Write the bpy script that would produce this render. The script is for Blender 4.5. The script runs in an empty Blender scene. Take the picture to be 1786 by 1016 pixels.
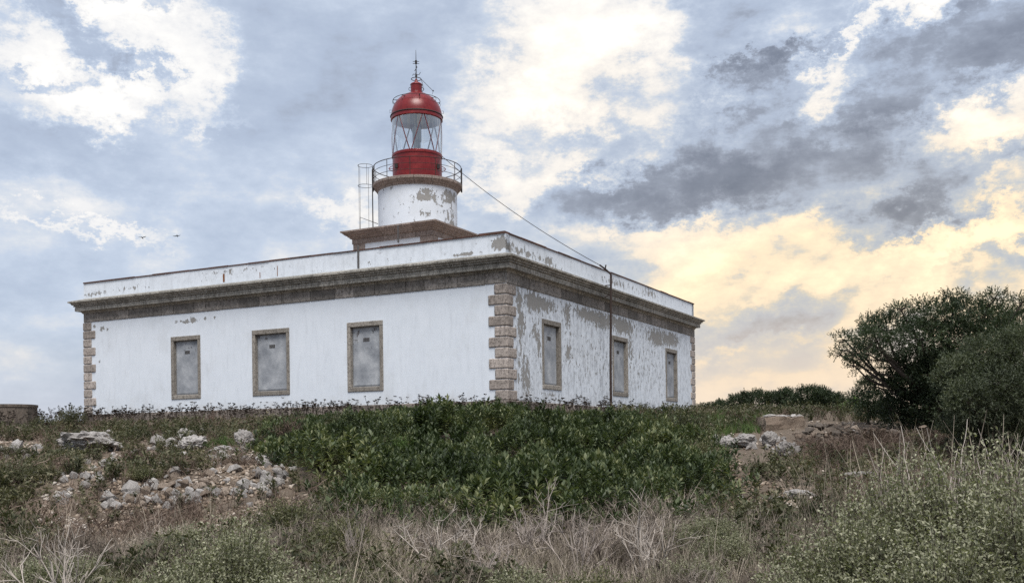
import bpy, bmesh, math, random
import numpy as np
from mathutils import Vector, Matrix, noise as mnoise
R = math.radians
SC = bpy.context.scene
COL = SC.collection
rng = np.random.default_rng(7)
random.seed(7)

# ------------------------------------------------------------------ camera
FPX, Y0, ROLL, PW, PH = 1780.46, 773.49, 0.0123, 1786.0, 1016.0
EYE = 1.6
cam_d = bpy.data.cameras.new('camera')
cam_d.sensor_width = 36.0
cam_d.lens = FPX / PW * 36.0
cam_d.shift_y = (Y0 - PH / 2) / PW
cam_d.clip_start = 0.1
cam_d.clip_end = 9000
cam = bpy.data.objects.new('camera', cam_d)
COL.objects.link(cam)
cam.location = (0, 0, EYE)
cam.rotation_euler = (R(90), ROLL, 0)
SC.camera = cam


def px_dir(px, py):
    """photo position -> direction with Y = 1"""
    dx, dy = px - PW / 2, py - Y0
    c, s = math.cos(ROLL), -math.sin(ROLL)
    return (dx * c + dy * s) / FPX, 1.0, -(-dx * s + dy * c) / FPX


def at(px, py, Y):
    a, _, b = px_dir(px, py)
    return Vector((a * Y, Y, EYE + b * Y))


def azel(px, py):
    a, _, b = px_dir(px, py)
    n = math.sqrt(a * a + 1 + b * b)
    return math.degrees(math.atan2(a, 1)), math.degrees(math.asin(b / n))


# ------------------------------------------------------------------ node helper
class G:
    def __init__(self, tree):
        self.t = tree
        tree.nodes.clear()

    def n(self, kind, ins=None, **attrs):
        nd = self.t.nodes.new(kind)
        for k, v in attrs.items():
            setattr(nd, k, v)
        for k, v in (ins or {}).items():
            self.put(nd.inputs[k], v)
        return nd

    def put(self, sock, v):
        if isinstance(v, bpy.types.NodeSocket):
            self.t.links.new(v, sock)
        elif isinstance(v, bpy.types.Node):
            self.t.links.new(v.outputs[0], sock)
        else:
            if hasattr(sock.default_value, '__len__') and not hasattr(v, '__len__'):
                v = (v,) * len(sock.default_value)
            if hasattr(v, '__len__') and len(v) == 3 and len(sock.default_value) == 4:
                v = (*v, 1)
            sock.default_value = v

    def m(self, op, a, b=0.0, c=0.0, clamp=False):
        nd = self.t.nodes.new('ShaderNodeMath')
        nd.operation = op
        nd.use_clamp = clamp
        for i, v in enumerate((a, b, c)):
            self.put(nd.inputs[i], v)
        return nd.outputs[0]

    def vm(self, op, a, b=(0, 0, 0)):
        nd = self.t.nodes.new('ShaderNodeVectorMath')
        nd.operation = op
        self.put(nd.inputs[0], a)
        self.put(nd.inputs[1], b)
        return nd.outputs['Value'] if op in ('DOT_PRODUCT', 'LENGTH') else nd.outputs[0]

    def mix(self, f, a, b, mode='MIX'):
        nd = self.t.nodes.new('ShaderNodeMix')
        nd.data_type = 'RGBA'
        nd.blend_type = mode
        self.put(nd.inputs[0], f)
        self.put(nd.inputs[6], a)
        self.put(nd.inputs[7], b)
        return nd.outputs[2]

    def ramp(self, f, stops, interp='LINEAR'):
        nd = self.t.nodes.new('ShaderNodeValToRGB')
        nd.color_ramp.interpolation = interp
        el = nd.color_ramp.elements
        while len(el) < len(stops):
            el.new(0.5)
        for e, (p, c) in zip(el, stops):
            e.position = p
            e.color = (*c, 1) if hasattr(c, '__len__') else (c, c, c, 1)
        self.put(nd.inputs[0], f)
        return nd.outputs[0]

    def noise(self, vec, scale, detail=4, rough=0.55, out=0, dist=0.0):
        nd = self.n('ShaderNodeTexNoise', {'Scale': scale, 'Detail': detail, 'Roughness': rough, 'Distortion': dist})
        if vec is not None:
            self.put(nd.inputs['Vector'], vec)
        return nd.outputs[out]

    def mapping(self, vec, loc=(0, 0, 0), rot=(0, 0, 0), scale=(1, 1, 1), kind='POINT'):
        return self.n('ShaderNodeMapping', {'Vector': vec, 'Location': loc, 'Rotation': rot, 'Scale': scale}, vector_type=kind).outputs[0]

    def blobs(self, vec, items, start=0.0):
        """sum of soft ellipses: items = (centre, rotation about z, radii, amount)"""
        acc = start
        for c, rz, s, amp in items:
            q = self.mapping(vec, c, (0, 0, rz), s, 'TEXTURE')
            d = self.vm('DOT_PRODUCT', q, q)
            e = self.m('POWER', 2.71828, self.m('MULTIPLY', d, -1.0))
            acc = self.m('MULTIPLY_ADD', e, amp, acc)
        return acc

    def step(self, v, lo, hi):
        nd = self.n('ShaderNodeMapRange', {'Value': v, 'From Min': lo, 'From Max': hi}, interpolation_type='SMOOTHSTEP')
        return nd.outputs[0]


# ------------------------------------------------------------------ sky
FRONT_AZ, FRONT_EL = FRONT_POS = (174.0, 61.0)     # bearing and height of the added front light, bearing clockwise from +Y
world = bpy.data.worlds.new('World')
SC.world = world
world.use_nodes = True
g = G(world.node_tree)
co = g.n('ShaderNodeTexCoord').outputs['Generated']
sep = g.n('ShaderNodeSeparateXYZ', {0: co})
az = g.m('MULTIPLY', g.m('ARCTAN2', sep.outputs[0], sep.outputs[1]), 57.2958)
el = g.m('MULTIPLY', g.m('ARCSINE', sep.outputs[2]), 57.2958)
P0 = g.n('ShaderNodeCombineXYZ', {0: az, 1: el}).outputs[0]


def n2(scale, detail, rough, off=0.0, sy=1.6):
    """turbulence over bearing and height, in degrees"""
    v = g.n('ShaderNodeVectorMath', {0: P0, 1: (1, sy, 0), 2: (off, off * .7, 0)}, operation='MULTIPLY_ADD').outputs[0]
    return g.n('ShaderNodeTexNoise', {'Vector': v, 'Scale': scale, 'Detail': detail, 'Roughness': rough}, noise_dimensions='2D').outputs[0]


# ragged edges: the cloud field is pushed about by two sizes of turbulence
wx = g.m('MULTIPLY_ADD', n2(.36, 7, .72, 11), 6.5, g.m('MULTIPLY', n2(.085, 3, .55, 37), 9.0))
wy = g.m('MULTIPLY_ADD', n2(.36, 7, .72, 71), 4.8, g.m('MULTIPLY', n2(.085, 3, .55, 93), 5.0))
P = g.vm('ADD', P0, g.n('ShaderNodeCombineXYZ', {0: g.m('SUBTRACT', wx, 7.75), 1: g.m('SUBTRACT', wy, 4.8)}).outputs[0])
TILT = R(11)
PT = g.mapping(P, rot=(0, 0, -TILT))          # the same, along the slanting cloud streets on the right
KD = 57.2958 / FPX


def sky_sum(items, acc):
    for px, py, sx, sy, amp, *tilt in items:
        amp = amp * (.80 if amp > 0 else .68)
        a, e = azel(px, py)
        if tilt:
            a, e = a * math.cos(TILT) + e * math.sin(TILT), -a * math.sin(TILT) + e * math.cos(TILT)
        ix, iy = 1 / (sx * KD), 1 / (sy * KD)
        q = g.n('ShaderNodeVectorMath', {0: PT if tilt else P, 1: (ix, iy, 0), 2: (-a * ix, -e * iy, 0)}, operation='MULTIPLY_ADD').outputs[0]
        e1 = g.m('MULTIPLY_ADD', g.vm('DOT_PRODUCT', q, q), -.36, 1.0, clamp=True)
        acc = g.m('MULTIPLY_ADD', g.m('MULTIPLY', e1, e1), amp, acc)
    return acc


fine = n2(.16, 7, .62, 5, 2.0)
broad = n2(.05, 3, .5, 151, 2.2)
base = g.m('MULTIPLY_ADD', g.m('SUBTRACT', fine, 0.5), g.m('MULTIPLY_ADD', g.step(az, -12, 14), .75, .78), g.m('MULTIPLY_ADD', g.step(az, -4, -16), .035, .58))
base = g.m('MULTIPLY_ADD', g.m('SUBTRACT', broad, 0.5), 0.40, base)
SKY = [
    # sunlit banks
    (40, 60, 70, 45, .44), (290, 75, 75, 60, .52), (130, 190, 70, 34, .44), (215, 180, 60, 36, .44), (345, 175, 40, 50, .34), (120, 110, 60, 26, .30), (210, 5, 50, 14, .4),
    (1010, 50, 120, 130, .62), (930, 180, 130, 50, .40), (1120, 160, 130, 60, .36), (1500, 40, 110, 26, .55, 1), (1690, 6, 70, 26, .62),
    (1390, 150, 75, 30, .50), (1700, 205, 120, 56, .72), (1490, 215, 60, 20, .40, 1), (890, 320, 80, 34, .40), (1050, 285, 70, 24, .34),
    (1240, 425, 260, 42, .42), (1690, 405, 140, 46, .58, 1), (1450, 490, 300, 50, .34), (1710, 318, 80, 15, .40, 1),
    (610, 390, 70, 18, .22), (140, 390, 95, 10, .24), (400, 232, 60, 9, .16), (1350, 598, 180, 16, .22),
    # grey undersides
    (1640, 105, 170, 55, -.70, 1), (1325, 130, 45, 50, -.75), (1400, 60, 130, 14, -.75, 1), (1440, 275, 230, 44, -.56, 1),
    (1230, 300, 190, 44, -.46, 1), (1060, 335, 120, 36, -.40, 1), (1590, 370, 110, 26, -.80, 1), (1755, 275, 70, 28, -.50),
    (1740, 440, 60, 20, -.40), (1000, 215, 60, 30, -.18), (1360, 550, 140, 26, -.16, 1), (1620, 460, 80, 14, -.3, 1),
    (75, 135, 46, 16, -.45), (190, 95, 30, 40, -.50), (205, 120, 60, 16, -.35), (140, 30, 30, 40, -.35), (260, 140, 40, 12, -.3), (1240, 60, 110, 70, -.16), (1560, 175, 150, 30, -.35, 1), (1300, 215, 70, 26, -.40, 1), (1480, 330, 180, 30, -.40, 1), (1180, 345, 120, 34, -.35, 1), (60, 250, 150, 55, -.18), (540, 160, 130, 120, -.10), (770, 215, 90, 90, -.12),
    (330, 290, 260, 60, -.12),
]
F = sky_sum(SKY, base)
# faint rays fanning down from the sun behind the right-hand cloud
sa, se = azel(1700, 190)
ra, re_ = g.m('SUBTRACT', az, sa), g.m('SUBTRACT', el, se)
ray = g.n('ShaderNodeTexNoise', {'W': g.m('ARCTAN2', re_, ra), 'Scale': 7.0, 'Detail': 2.0}, noise_dimensions='1D').outputs[0]
rm = g.m('MULTIPLY', g.step(re_, -1.5, -7.0), g.step(g.m('ABSOLUTE', g.m('ADD', ra, 7.0)), 15.0, 4.0))
F = g.m('MULTIPLY_ADD', g.m('MULTIPLY', g.m('SUBTRACT', ray, .5), rm), .42, F)
FR = g.m('MULTIPLY_ADD', F, 1 / 1.45, .30 / 1.45)
cloud = g.ramp(FR, [((p + .30) / 1.45, c) for p, c in [(-.30, (.200, .235, .310)), (0.0, (.262, .302, .388)), (.22, (.335, .385, .485)), (.42, (.475, .555, .700)), (.63, (.600, .685, .825)),
                    (.71, (.70, .755, .84)), (.81, (.88, .885, .90)), (1.0, (1.02, 1.01, .99)), (1.15, (1.15, 1.13, 1.09))]], 'LINEAR')


def glow(px, py, sx, sy, amp, acc):
    a, e = azel(px, py)
    q = g.vm('MULTIPLY', g.vm('SUBTRACT', P0, (a, e, 0)), (1 / (sx * KD), 1 / (sy * KD), 0))
    return g.m('MULTIPLY_ADD', g.m('POWER', 2.71828, g.m('MULTIPLY', g.vm('DOT_PRODUCT', q, q), -1.0)), amp, acc)


# low warm light about the hidden sun and along the horizon
warm = glow(250, 640, 500, 60, .25, glow(1000, 130, 220, 130, .22, glow(1250, 600, 600, 150, .7, glow(1650, 420, 560, 200, 1.0, 0.0))))
bright = g.step(F, .35, .90)
wf = g.m('MULTIPLY', warm, g.m('MULTIPLY_ADD', bright, .62, .38), clamp=True)
cloud = g.mix(wf, cloud, g.mix(1.0, cloud, (1.14, .94, .67), 'MULTIPLY'))
hz = g.step(g.m('MULTIPLY_ADD', g.step(az, -10, 18), -3.5, el), 6.0, -1.5)
cloud = g.mix(g.m('MULTIPLY', hz, .72), cloud, g.mix(g.step(az, -18, 16), (.74, .73, .78), (.93, .74, .55)))
nish = g.n('ShaderNodeTexSky', sky_type='NISHITA', sun_disc=False, sun_elevation=R(FRONT_EL), sun_rotation=R(FRONT_AZ), air_density=1.0, dust_density=2.0)
skyc = g.mix(1.0, nish.outputs[0], (.12, .12, .12), 'MULTIPLY')
gap = g.m('MULTIPLY', g.step(F, .80, .50), g.step(F, .30, .50))
full = g.mix(g.m('MULTIPLY', gap, .10), cloud, skyc)
bg = g.n('ShaderNodeBackground', {'Color': full, 'Strength': 1.0})
g.n('ShaderNodeOutputWorld', {0: bg.outputs[0]})

# ------------------------------------------------------------------ front light added high behind the camera to brighten the facades
sl = bpy.data.lights.new('front_light', 'SUN')
sl.energy = 4.1
sl.angle = R(28)
sl.color = (1.0, .96, .905)
front_light = bpy.data.objects.new('front_light', sl)
COL.objects.link(front_light)
sd = Vector((math.sin(R(FRONT_AZ)) * math.cos(R(FRONT_EL)), math.cos(R(FRONT_AZ)) * math.cos(R(FRONT_EL)), math.sin(R(FRONT_EL))))
front_light.rotation_euler = sd.to_track_quat('Z', 'Y').to_euler()
front_light.location = sd * 60
SC.view_settings.view_transform = 'Standard'
SC.view_settings.look = 'None'
SC.view_settings.exposure = 0.0
SC.view_settings.gamma = 1.0
SC.cycles.use_denoising = False
world.cycles.sampling_method = 'MANUAL'
world.cycles.sample_map_resolution = 512
SC.cycles.max_bounces = 6
SC.cycles.diffuse_bounces = 3
SC.cycles.transparent_max_bounces = 8

# ------------------------------------------------------------------ mesh helpers
def link(o, parent=None):
    COL.objects.link(o)
    if parent is not None:
        o.parent = parent
    return o


def tag(o, label=None, cat=None, group=None, kind=None):
    for k, v in (('label', label), ('category', cat), ('group', group), ('kind', kind)):
        if v:
            o[k] = v
    return o


def empty(name, loc=(0, 0, 0), rz=0.0, parent=None):
    o = bpy.data.objects.new(name, None)
    o.empty_display_size = .2
    o.location = loc
    o.rotation_euler = (0, 0, rz)
    return link(o, parent)


def mobj(name, me, mat, parent=None, smooth=False):
    if mat is not None and not me.materials:
        me.materials.append(mat)
    if smooth:
        me.polygons.foreach_set('use_smooth', [True] * len(me.polygons))
    return link(bpy.data.objects.new(name, me), parent)


def np_mesh(name, V, Fc):
    """V (n,3); Fc list of (m,k) index arrays"""
    me = bpy.data.meshes.new(name)
    V = np.asarray(V, np.float32)
    me.vertices.add(len(V))
    me.vertices.foreach_set('co', V.ravel())
    Fc = [np.asarray(f, np.int32) for f in Fc if len(f)]
    loops = np.concatenate([f.ravel() for f in Fc])
    tot = np.concatenate([np.full(len(f), f.shape[1], np.int32) for f in Fc])
    start = np.concatenate([[0], np.cumsum(tot)[:-1]]).astype(np.int32)
    me.loops.add(len(loops))
    me.loops.foreach_set('vertex_index', loops)
    me.polygons.add(len(tot))
    me.polygons.foreach_set('loop_start', start)
    me.polygons.foreach_set('loop_total', tot)
    me.update(calc_edges=True)
    me.validate()
    return me


class MB:
    def __init__(self):
        self.v, self.f = [], []

    def add(self, vs, fs):
        o = len(self.v)
        self.v += [tuple(p) for p in vs]
        self.f += [tuple(i + o for i in q) for q in fs]

    def box(self, lo, hi, fn=None):
        (x0, y0, z0), (x1, y1, z1) = lo, hi
        vs = [(x0, y0, z0), (x1, y0, z0), (x1, y1, z0), (x0, y1, z0), (x0, y0, z1), (x1, y0, z1), (x1, y1, z1), (x0, y1, z1)]
        if fn:
            vs = [fn(*p) for p in vs]
        self.add(vs, [(3, 2, 1, 0), (4, 5, 6, 7), (0, 1, 5, 4), (1, 2, 6, 5), (2, 3, 7, 6), (3, 0, 4, 7)])

    def tube(self, pts, r, n=6, closed=False):
        pts = [Vector(p) for p in pts]
        k = len(pts)
        rr = r if hasattr(r, '__len__') else [r] * k
        rings = []
        for i, p in enumerate(pts):
            a = pts[(i - 1) % k] if (closed or i > 0) else p
            b = pts[(i + 1) % k] if (closed or i < k - 1) else p
            t = (b - a).normalized()
            ref = Vector((0, 0, 1)) if abs(t.z) < .9 else Vector((1, 0, 0))
            u = t.cross(ref).normalized()
            w = t.cross(u)
            rings.append([p + (u * math.cos(2 * math.pi * j / n) + w * math.sin(2 * math.pi * j / n)) * rr[i] for j in range(n)])
        o = len(self.v)
        for q in rings:
            self.v += [tuple(x) for x in q]
        for i in range(k if closed else k - 1):
            i2 = (i + 1) % k
            for j in range(n):
                j2 = (j + 1) % n
                self.f.append((o + i * n + j, o + i2 * n + j, o + i2 * n + j2, o + i * n + j2))
        if not closed:
            self.f.append(tuple(o + j for j in range(n))[::-1])
            self.f.append(tuple(o + (k - 1) * n + j for j in range(n)))

    def lathe(self, prof, n=48, c=(0, 0), a0=0.0, a1=2 * math.pi, caps=False):
        full = abs(a1 - a0 - 2 * math.pi) < 1e-6
        m = n if full else n + 1
        o = len(self.v)
        for i in range(m):
            a = a0 + (a1 - a0) * i / n
            for r, z in prof:
                self.v.append((c[0] + r * math.cos(a), c[1] + r * math.sin(a), z))
        k = len(prof)
        for i in range(n):
            i2 = (i + 1) % m
            for j in range(k - 1):
                self.f.append((o + i * k + j, o + i2 * k + j, o + i2 * k + j + 1, o + i * k + j + 1))
        if caps and not full:
            self.f.append(tuple(o + j for j in range(k)))
            self.f.append(tuple(o + (m - 1) * k + j for j in range(k))[::-1])

    def build(self, name, mat, parent=None, smooth=False, bevel=0.0, fix=True):
        me = bpy.data.meshes.new(name)
        me.from_pydata(self.v, [], self.f)
        bm = bmesh.new()
        bm.from_mesh(me)
        if fix:
            bmesh.ops.recalc_face_normals(bm, faces=bm.faces)
        if bevel:
            bmesh.ops.bevel(bm, geom=list(bm.edges), offset=bevel, segments=1, affect='EDGES', profile=.5)
        bm.to_mesh(me)
        bm.free()
        o = mobj(name, me, mat, parent, smooth)
        return o


# ------------------------------------------------------------------ materials
def material(name):
    m = bpy.data.materials.new(name)
    m.use_nodes = True
    return m, G(m.node_tree)


def finish(gm, col, rough=.85, bump=None, dist=.01, strength=1.0, **extra):
    p = gm.n('ShaderNodeBsdfPrincipled', {'Base Color': col, 'Roughness': rough, 'Specular IOR Level': extra.pop('spec', .3)})
    for k, v in extra.items():
        gm.put(p.inputs[k.replace('_', ' ')], v)
    if bump is not None:
        b = gm.n('ShaderNodeBump', {'Height': bump, 'Distance': dist, 'Strength': strength})
        gm.put(p.inputs['Normal'], b.outputs[0])
    gm.n('ShaderNodeOutputMaterial', {0: p.outputs[0]})


def stone(name, c0, c1, dark, lichen=0.0, streak=0.0, scale=1.0):
    m, k = material(name)
    oc = k.n('ShaderNodeTexCoord').outputs['Object']
    rnd = k.n('ShaderNodeObjectInfo').outputs['Random']
    a = k.ramp(k.noise(oc, 2.2 * scale, 6, .65), [(.3, 0.0), (.7, 1.0)])
    b = k.noise(oc, 14 * scale, 6, .7)
    col = k.mix(k.m('MULTIPLY_ADD', a, .45, k.m('MULTIPLY_ADD', rnd, .9, -.2), clamp=True), c0, c1)
    col = k.mix(k.m('MULTIPLY', k.step(b, .47, .62), .7), col, dark)
    col = k.mix(k.m('MULTIPLY', k.step(k.noise(oc, 30 * scale, 4, .6), .58, .75), .4), col, [min(1, x * 1.5) for x in c1])
    if lichen:
        col = k.mix(k.m('MULTIPLY', k.step(k.noise(oc, 3.0, 8, .75), .47, .62), lichen), col, (.055, .052, .045))
    if streak:
        sv = k.mapping(oc, scale=(5, 5, .45))
        col = k.mix(k.m('MULTIPLY', k.step(k.noise(sv, 1.6, 7, .74), .47, .64), streak), col, (.05, .046, .04))
    h = k.m('MULTIPLY_ADD', b, .6, k.noise(oc, 45 * scale, 3, .6))
    finish(k, col, .92, h, .02, .8, spec=.2)
    return m


def plaster(name, patches, thr=.55, mott=0.0, speck=.0, low=None):
    """white limewash with flaked places; patches in the building's own metres"""
    m, k = material(name)
    oc = k.n('ShaderNodeTexCoord').outputs['Object']
    n1 = k.noise(oc, 1.3, 5, .6)
    n2_ = k.noise(oc, 4.5, 8, .68)
    n3 = k.noise(k.mapping(oc, scale=(3.2, 3.2, .6)), 1.8, 7, .68)
    col = k.mix(n1, (.62, .67, .735), (.72, .765, .825))
    col = k.mix(k.m('MULTIPLY', k.step(n3, .50, .72), .22), col, (.47, .50, .54))
    col = k.mix(k.m('MULTIPLY', k.step(k.noise(oc, .55, 6, .7), .50, .68), .30), col, (.52, .54, .56))
    zz_ = k.n('ShaderNodeSeparateXYZ', {0: oc}).outputs[2]
    spl = k.m('MULTIPLY', k.step(k.m('MULTIPLY_ADD', k.noise(oc, 2.6, 6, .7), 1.1, k.m('MULTIPLY', zz_, -.55)), .02, .40), k.step(zz_, 2.0, .6))
    col = k.mix(k.m('MULTIPLY', spl, .28), col, (.40, .37, .33))
    if mott:
        mm = k.step(k.m('MULTIPLY_ADD', n2_, .5, k.m('MULTIPLY', n3, .5)), .45, .60)
        col = k.mix(k.m('MULTIPLY', mm, mott), col, (.30, .315, .335))
        cr = k.step(k.noise(k.mapping(oc, scale=(2, 2, .8)), 6.0, 8, .75, dist=.6), .57, .64)
        col = k.mix(k.m('MULTIPLY', cr, mott * .55), col, (.25, .25, .255))
    f = k.blobs(oc, patches, 0.0)
    nn = k.m('MULTIPLY_ADD', k.m('SUBTRACT', k.noise(k.mapping(oc, scale=(1.2, 1.2, .8)), 4.6, 9, .72), .5), 3.9, f)
    mask = k.step(nn, thr, thr + .05)
    if speck:
        sp = k.step(k.noise(k.mapping(oc, scale=(1, 1, .55)), 5.0, 8, .74), .70 - speck, .715 - speck)
        if low is not None:
            z = k.n('ShaderNodeSeparateXYZ', {0: oc}).outputs[2]
            sp = k.m('MULTIPLY', sp, k.step(z, low[1], low[0]))
        mask = k.m('MAXIMUM', mask, sp)
    peel = k.mix(k.noise(oc, 9, 5, .6), (.225, .22, .212), (.33, .322, .31))
    col = k.mix(mask, col, peel)
    h = k.m('MULTIPLY_ADD', mask, -1.0, k.m('MULTIPLY', k.noise(oc, 24, 5, .6), .35))
    finish(k, col, .9, h, .015, .8, spec=.15)
    return m


def metal_paint(name, c, c2, rough=.45, worn=.55):
    m, k = material(name)
    oc = k.n('ShaderNodeTexCoord').outputs['Object']
    a = k.noise(oc, 3.5, 7, .68)
    col = k.mix(k.step(a, .35, .75), c, c2)
    col = k.mix(k.m('MULTIPLY', k.step(k.noise(k.mapping(oc, scale=(4, 4, .7)), 3, 7, .7), worn, worn + .12), .55), col, [x * .35 for x in c])
    finish(k, col, k.m('MULTIPLY_ADD', a, .3, rough - .15), k.noise(oc, 40, 3, .5), .003, .5, spec=.4)
    return m


M = {}
M['cornice'] = stone('cornice_stone', (.30, .288, .26), (.48, .455, .41), (.125, .118, .107), .42, .48)
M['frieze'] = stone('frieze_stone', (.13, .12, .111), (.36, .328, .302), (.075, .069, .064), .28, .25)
M['quoin'] = stone('quoin_stone', (.30, .262, .235), (.50, .44, .40), (.11, .094, .084), .24, .22)
M['plinth'] = stone('plinth_stone', (.20, .172, .152), (.38, .33, .292), (.09, .074, .066), .3, .45)
M['surround'] = stone('window_stone', (.235, .215, .19), (.35, .322, .287), (.115, .10, .088), .15, .25)
M['redstone'] = stone('tower_stone', (.25, .20, .178), (.39, .325, .29), (.11, .088, .078), .2, .22)
M['tile'] = stone('coping_tile', (.085, .045, .038), (.145, .075, .06), (.04, .028, .025), .45)
PR = [(2.82, 4.0, 1.09, .26, .9), (1.88, 4.04, .51, .42, .7), (1.11, 3.18, .3, .5, .7), (1.36, 1.5, .36, .6, .75), (.94, 3.96, .24, .55, .6), (4.89, 3.79, .3, .5, .75),
      (4.97, 2.47, .26, .4, .7), (6.79, 4.03, 1.2, .24, .9), (8.44, 3.95, .81, .33, .75), (10.59, 3.98, 1.25, .34, 1.0), (11.52, 3.09, .25, .6, .6), (14.87, 3.85, 1.21, .4, .95),
      (7, 2.3, 3, 1.4, .26), (13, 2.3, 4, 1.4, .30), (2.5, 2.4, 1.6, 1.5, .22), (17.08, 3.95, 1.15, .36, 1.0), (2.43, 2.47, .2, .5, .6), (1.54, .99, .28, .3, .6), (2.1, 3.05, .26, .3, .6), (3.36, .8, .93, .09, .55), (.9, 2.2, .2, 1.4, .4), (9, 4.2, 8, .25, .25)]
M['plaster_right'] = plaster('limewash_weathered', [((0, a, z), 0, (9, sa, sz), am) for a, z, sa, sz, am in PR], .56, .55, .05)
PL = [(-14.48, 4.09, .8, .13, .8), (-14.01, 4.11, .28, .16, .6), (-19.65, 4.19, .14, .11, 1), (-19.2, 4.08, .18, .16, 1), (-18.82, 4.06, .18, .09, .9), (-19.36, 2.74, .07, .12, 1.1),
      (-13.4, 4.12, .1, .08, 1), (-12.9, 4.14, .08, .07, 1), (-7.3, 4.2, 1.2, .05, .3)]
M['plaster_left'] = plaster('limewash_clean', [((x, 0, z), 0, (sx, 9, sz), am) for x, z, sx, sz, am in PL], .74, .05)
PP = [((-.25, 0, 5.78), 0, (.30, .5, .22), .9), ((0, 1.2, 5.62), 0, (.6, 1.6, .14), .75), ((0, 3.4, 5.66), 0, (.6, .5, .2), .6), ((0, 10, 5.72), 0, (.6, 1.8, .16), .55), ((0, 14, 5.8), 0, (.6, 1.3, .2), .6),
      ((-19.6, 0, 5.58), 0, (.9, .6, .12), .55), ((-17.5, 0, 5.66), 0, (1.0, .6, .09), .5), ((-12, 0, 5.85), 0, (1.4, .6, .12), .4), ((-1.6, 0, 5.5), 0, (.5, .6, .06), .8)]
M['plaster_parapet'] = plaster('limewash_parapet', PP, .50, .20, .045)
M['plaster_tower'] = plaster('limewash_tower', [], .9, .06)


def rust_streak():
    m, k = material('rust')
    oc = k.n('ShaderNodeTexCoord').outputs['Object']
    col = k.mix(k.noise(oc, 12, 6, .7), (.30, .11, .03), (.09, .045, .03))
    finish(k, col, .95, k.noise(oc, 30, 4), .005)
    return m


def cement():
    m, k = material('cement_infill')
    oc = k.n('ShaderNodeTexCoord').outputs['Object']
    rnd = k.n('ShaderNodeObjectInfo').outputs['Random']
    v = k.vm('ADD', oc, k.n('ShaderNodeCombineXYZ', {0: k.m('MULTIPLY', rnd, 30), 2: k.m('MULTIPLY', rnd, 17)}).outputs[0])
    a = k.noise(v, 1.9, 6, .62)
    col = k.ramp(a, [(.28, (.19, .205, .23)), (.5, (.295, .312, .338)), (.68, (.42, .437, .46))])
    z = k.n('ShaderNodeSeparateXYZ', {0: oc}).outputs[2]
    up = k.step(z, 2.3, 3.2)
    pk = k.m('MULTIPLY', k.step(k.noise(v, 3.4, 7, .7), .60, .63), up)
    col = k.mix(k.m('MULTIPLY', pk, .85), col, (.10, .085, .08))
    col = k.mix(k.m('MULTIPLY', k.step(k.noise(v, 5, 6, .7), .62, .70), .5), col, (.50, .52, .54))
    finish(k, col, .9, k.m('MULTIPLY_ADD', pk, -1.5, k.noise(oc, 18, 6, .65)), .012, .8, spec=.15)
    return m


def glass():
    m, k = material('lantern_glass')
    lw = k.n('ShaderNodeLayerWeight', {'Blend': .25}).outputs[1]
    t = k.n('ShaderNodeBsdfTransparent', {0: (.93, .95, .96)})
    gl = k.n('ShaderNodeBsdfGlossy', {0: (.9, .93, .95), 'Roughness': .06})
    mx = k.n('ShaderNodeMixShader', {0: k.m('MULTIPLY_ADD', lw, .75, .20), 1: t.outputs[0], 2: gl.outputs[0]})
    k.n('ShaderNodeOutputMaterial', {0: mx.outputs[0]})
    return m


def plain(name, c, rough=.6, **kw):
    m, k = material(name)
    oc = k.n('ShaderNodeTexCoord').outputs['Object']
    col = k.mix(k.noise(oc, 9, 5, .65), [x * .7 for x in c], [min(1, x * 1.25) for x in c])
    finish(k, col, rough, k.noise(oc, 35, 3), .003, .5, **kw)
    return m


M['rust'] = rust_streak()
M['cement'] = cement()
M['glass'] = glass()
M['red'] = metal_paint('red_paint', (.135, .006, .008), (.205, .014, .014), .34)
M['bar'] = metal_paint('bar_paint', (.085, .008, .010), (.13, .014, .015))
M['inner'] = plain('lantern_lining', (.62, .64, .65), .7)
M['iron'] = plain('dark_iron', (.035, .03, .028), .6)
M['galv'] = plain('grey_iron', (.09, .085, .085), .55)
M['rustpole'] = plain('rusty_iron', (.042, .028, .024), .75)
M['lens'] = plain('optic_grey', (.17, .20, .23), .2)
M['vent'] = plain('vent_dark', (.06, .054, .052), .8)
M['roof'] = plain('roof_screed', (.22, .17, .14), .9)

# ------------------------------------------------------------------ lighthouse
YAW = R(27.497)
LX, WY = 20.27, 20.62
ZB = 2.55
LH = empty('lighthouse', (-.131, 34.0, ZB), -YAW)
tag(LH, 'white flat-roofed lighthouse building with a red lantern tower rising from its roof', 'lighthouse')
PT_, FRB, FRT, CT, PB, PTOP = .507, 4.405, 4.776, 5.28, 5.42, 6.06


def side_front(a, o, z): return (a, -o, z)
def side_right(a, o, z): return (o, a, z)
def side_back(a, o, z): return (-a, WY + o, z)
def side_left(a, o, z): return (-LX - o, -a, z)


SIDES = [(side_front, -LX, 0.0), (side_right, 0.0, WY), (side_back, 0.0, LX), (side_left, -WY, 0.0)]


def fbox(name, S, a0, a1, o0, o1, z0, z1, mat, parent, bevel=.0):
    b = MB()
    b.box((a0, o0, z0), (a1, o1, z1), S)
    return b.build(name, mat, parent, bevel=bevel)


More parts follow.
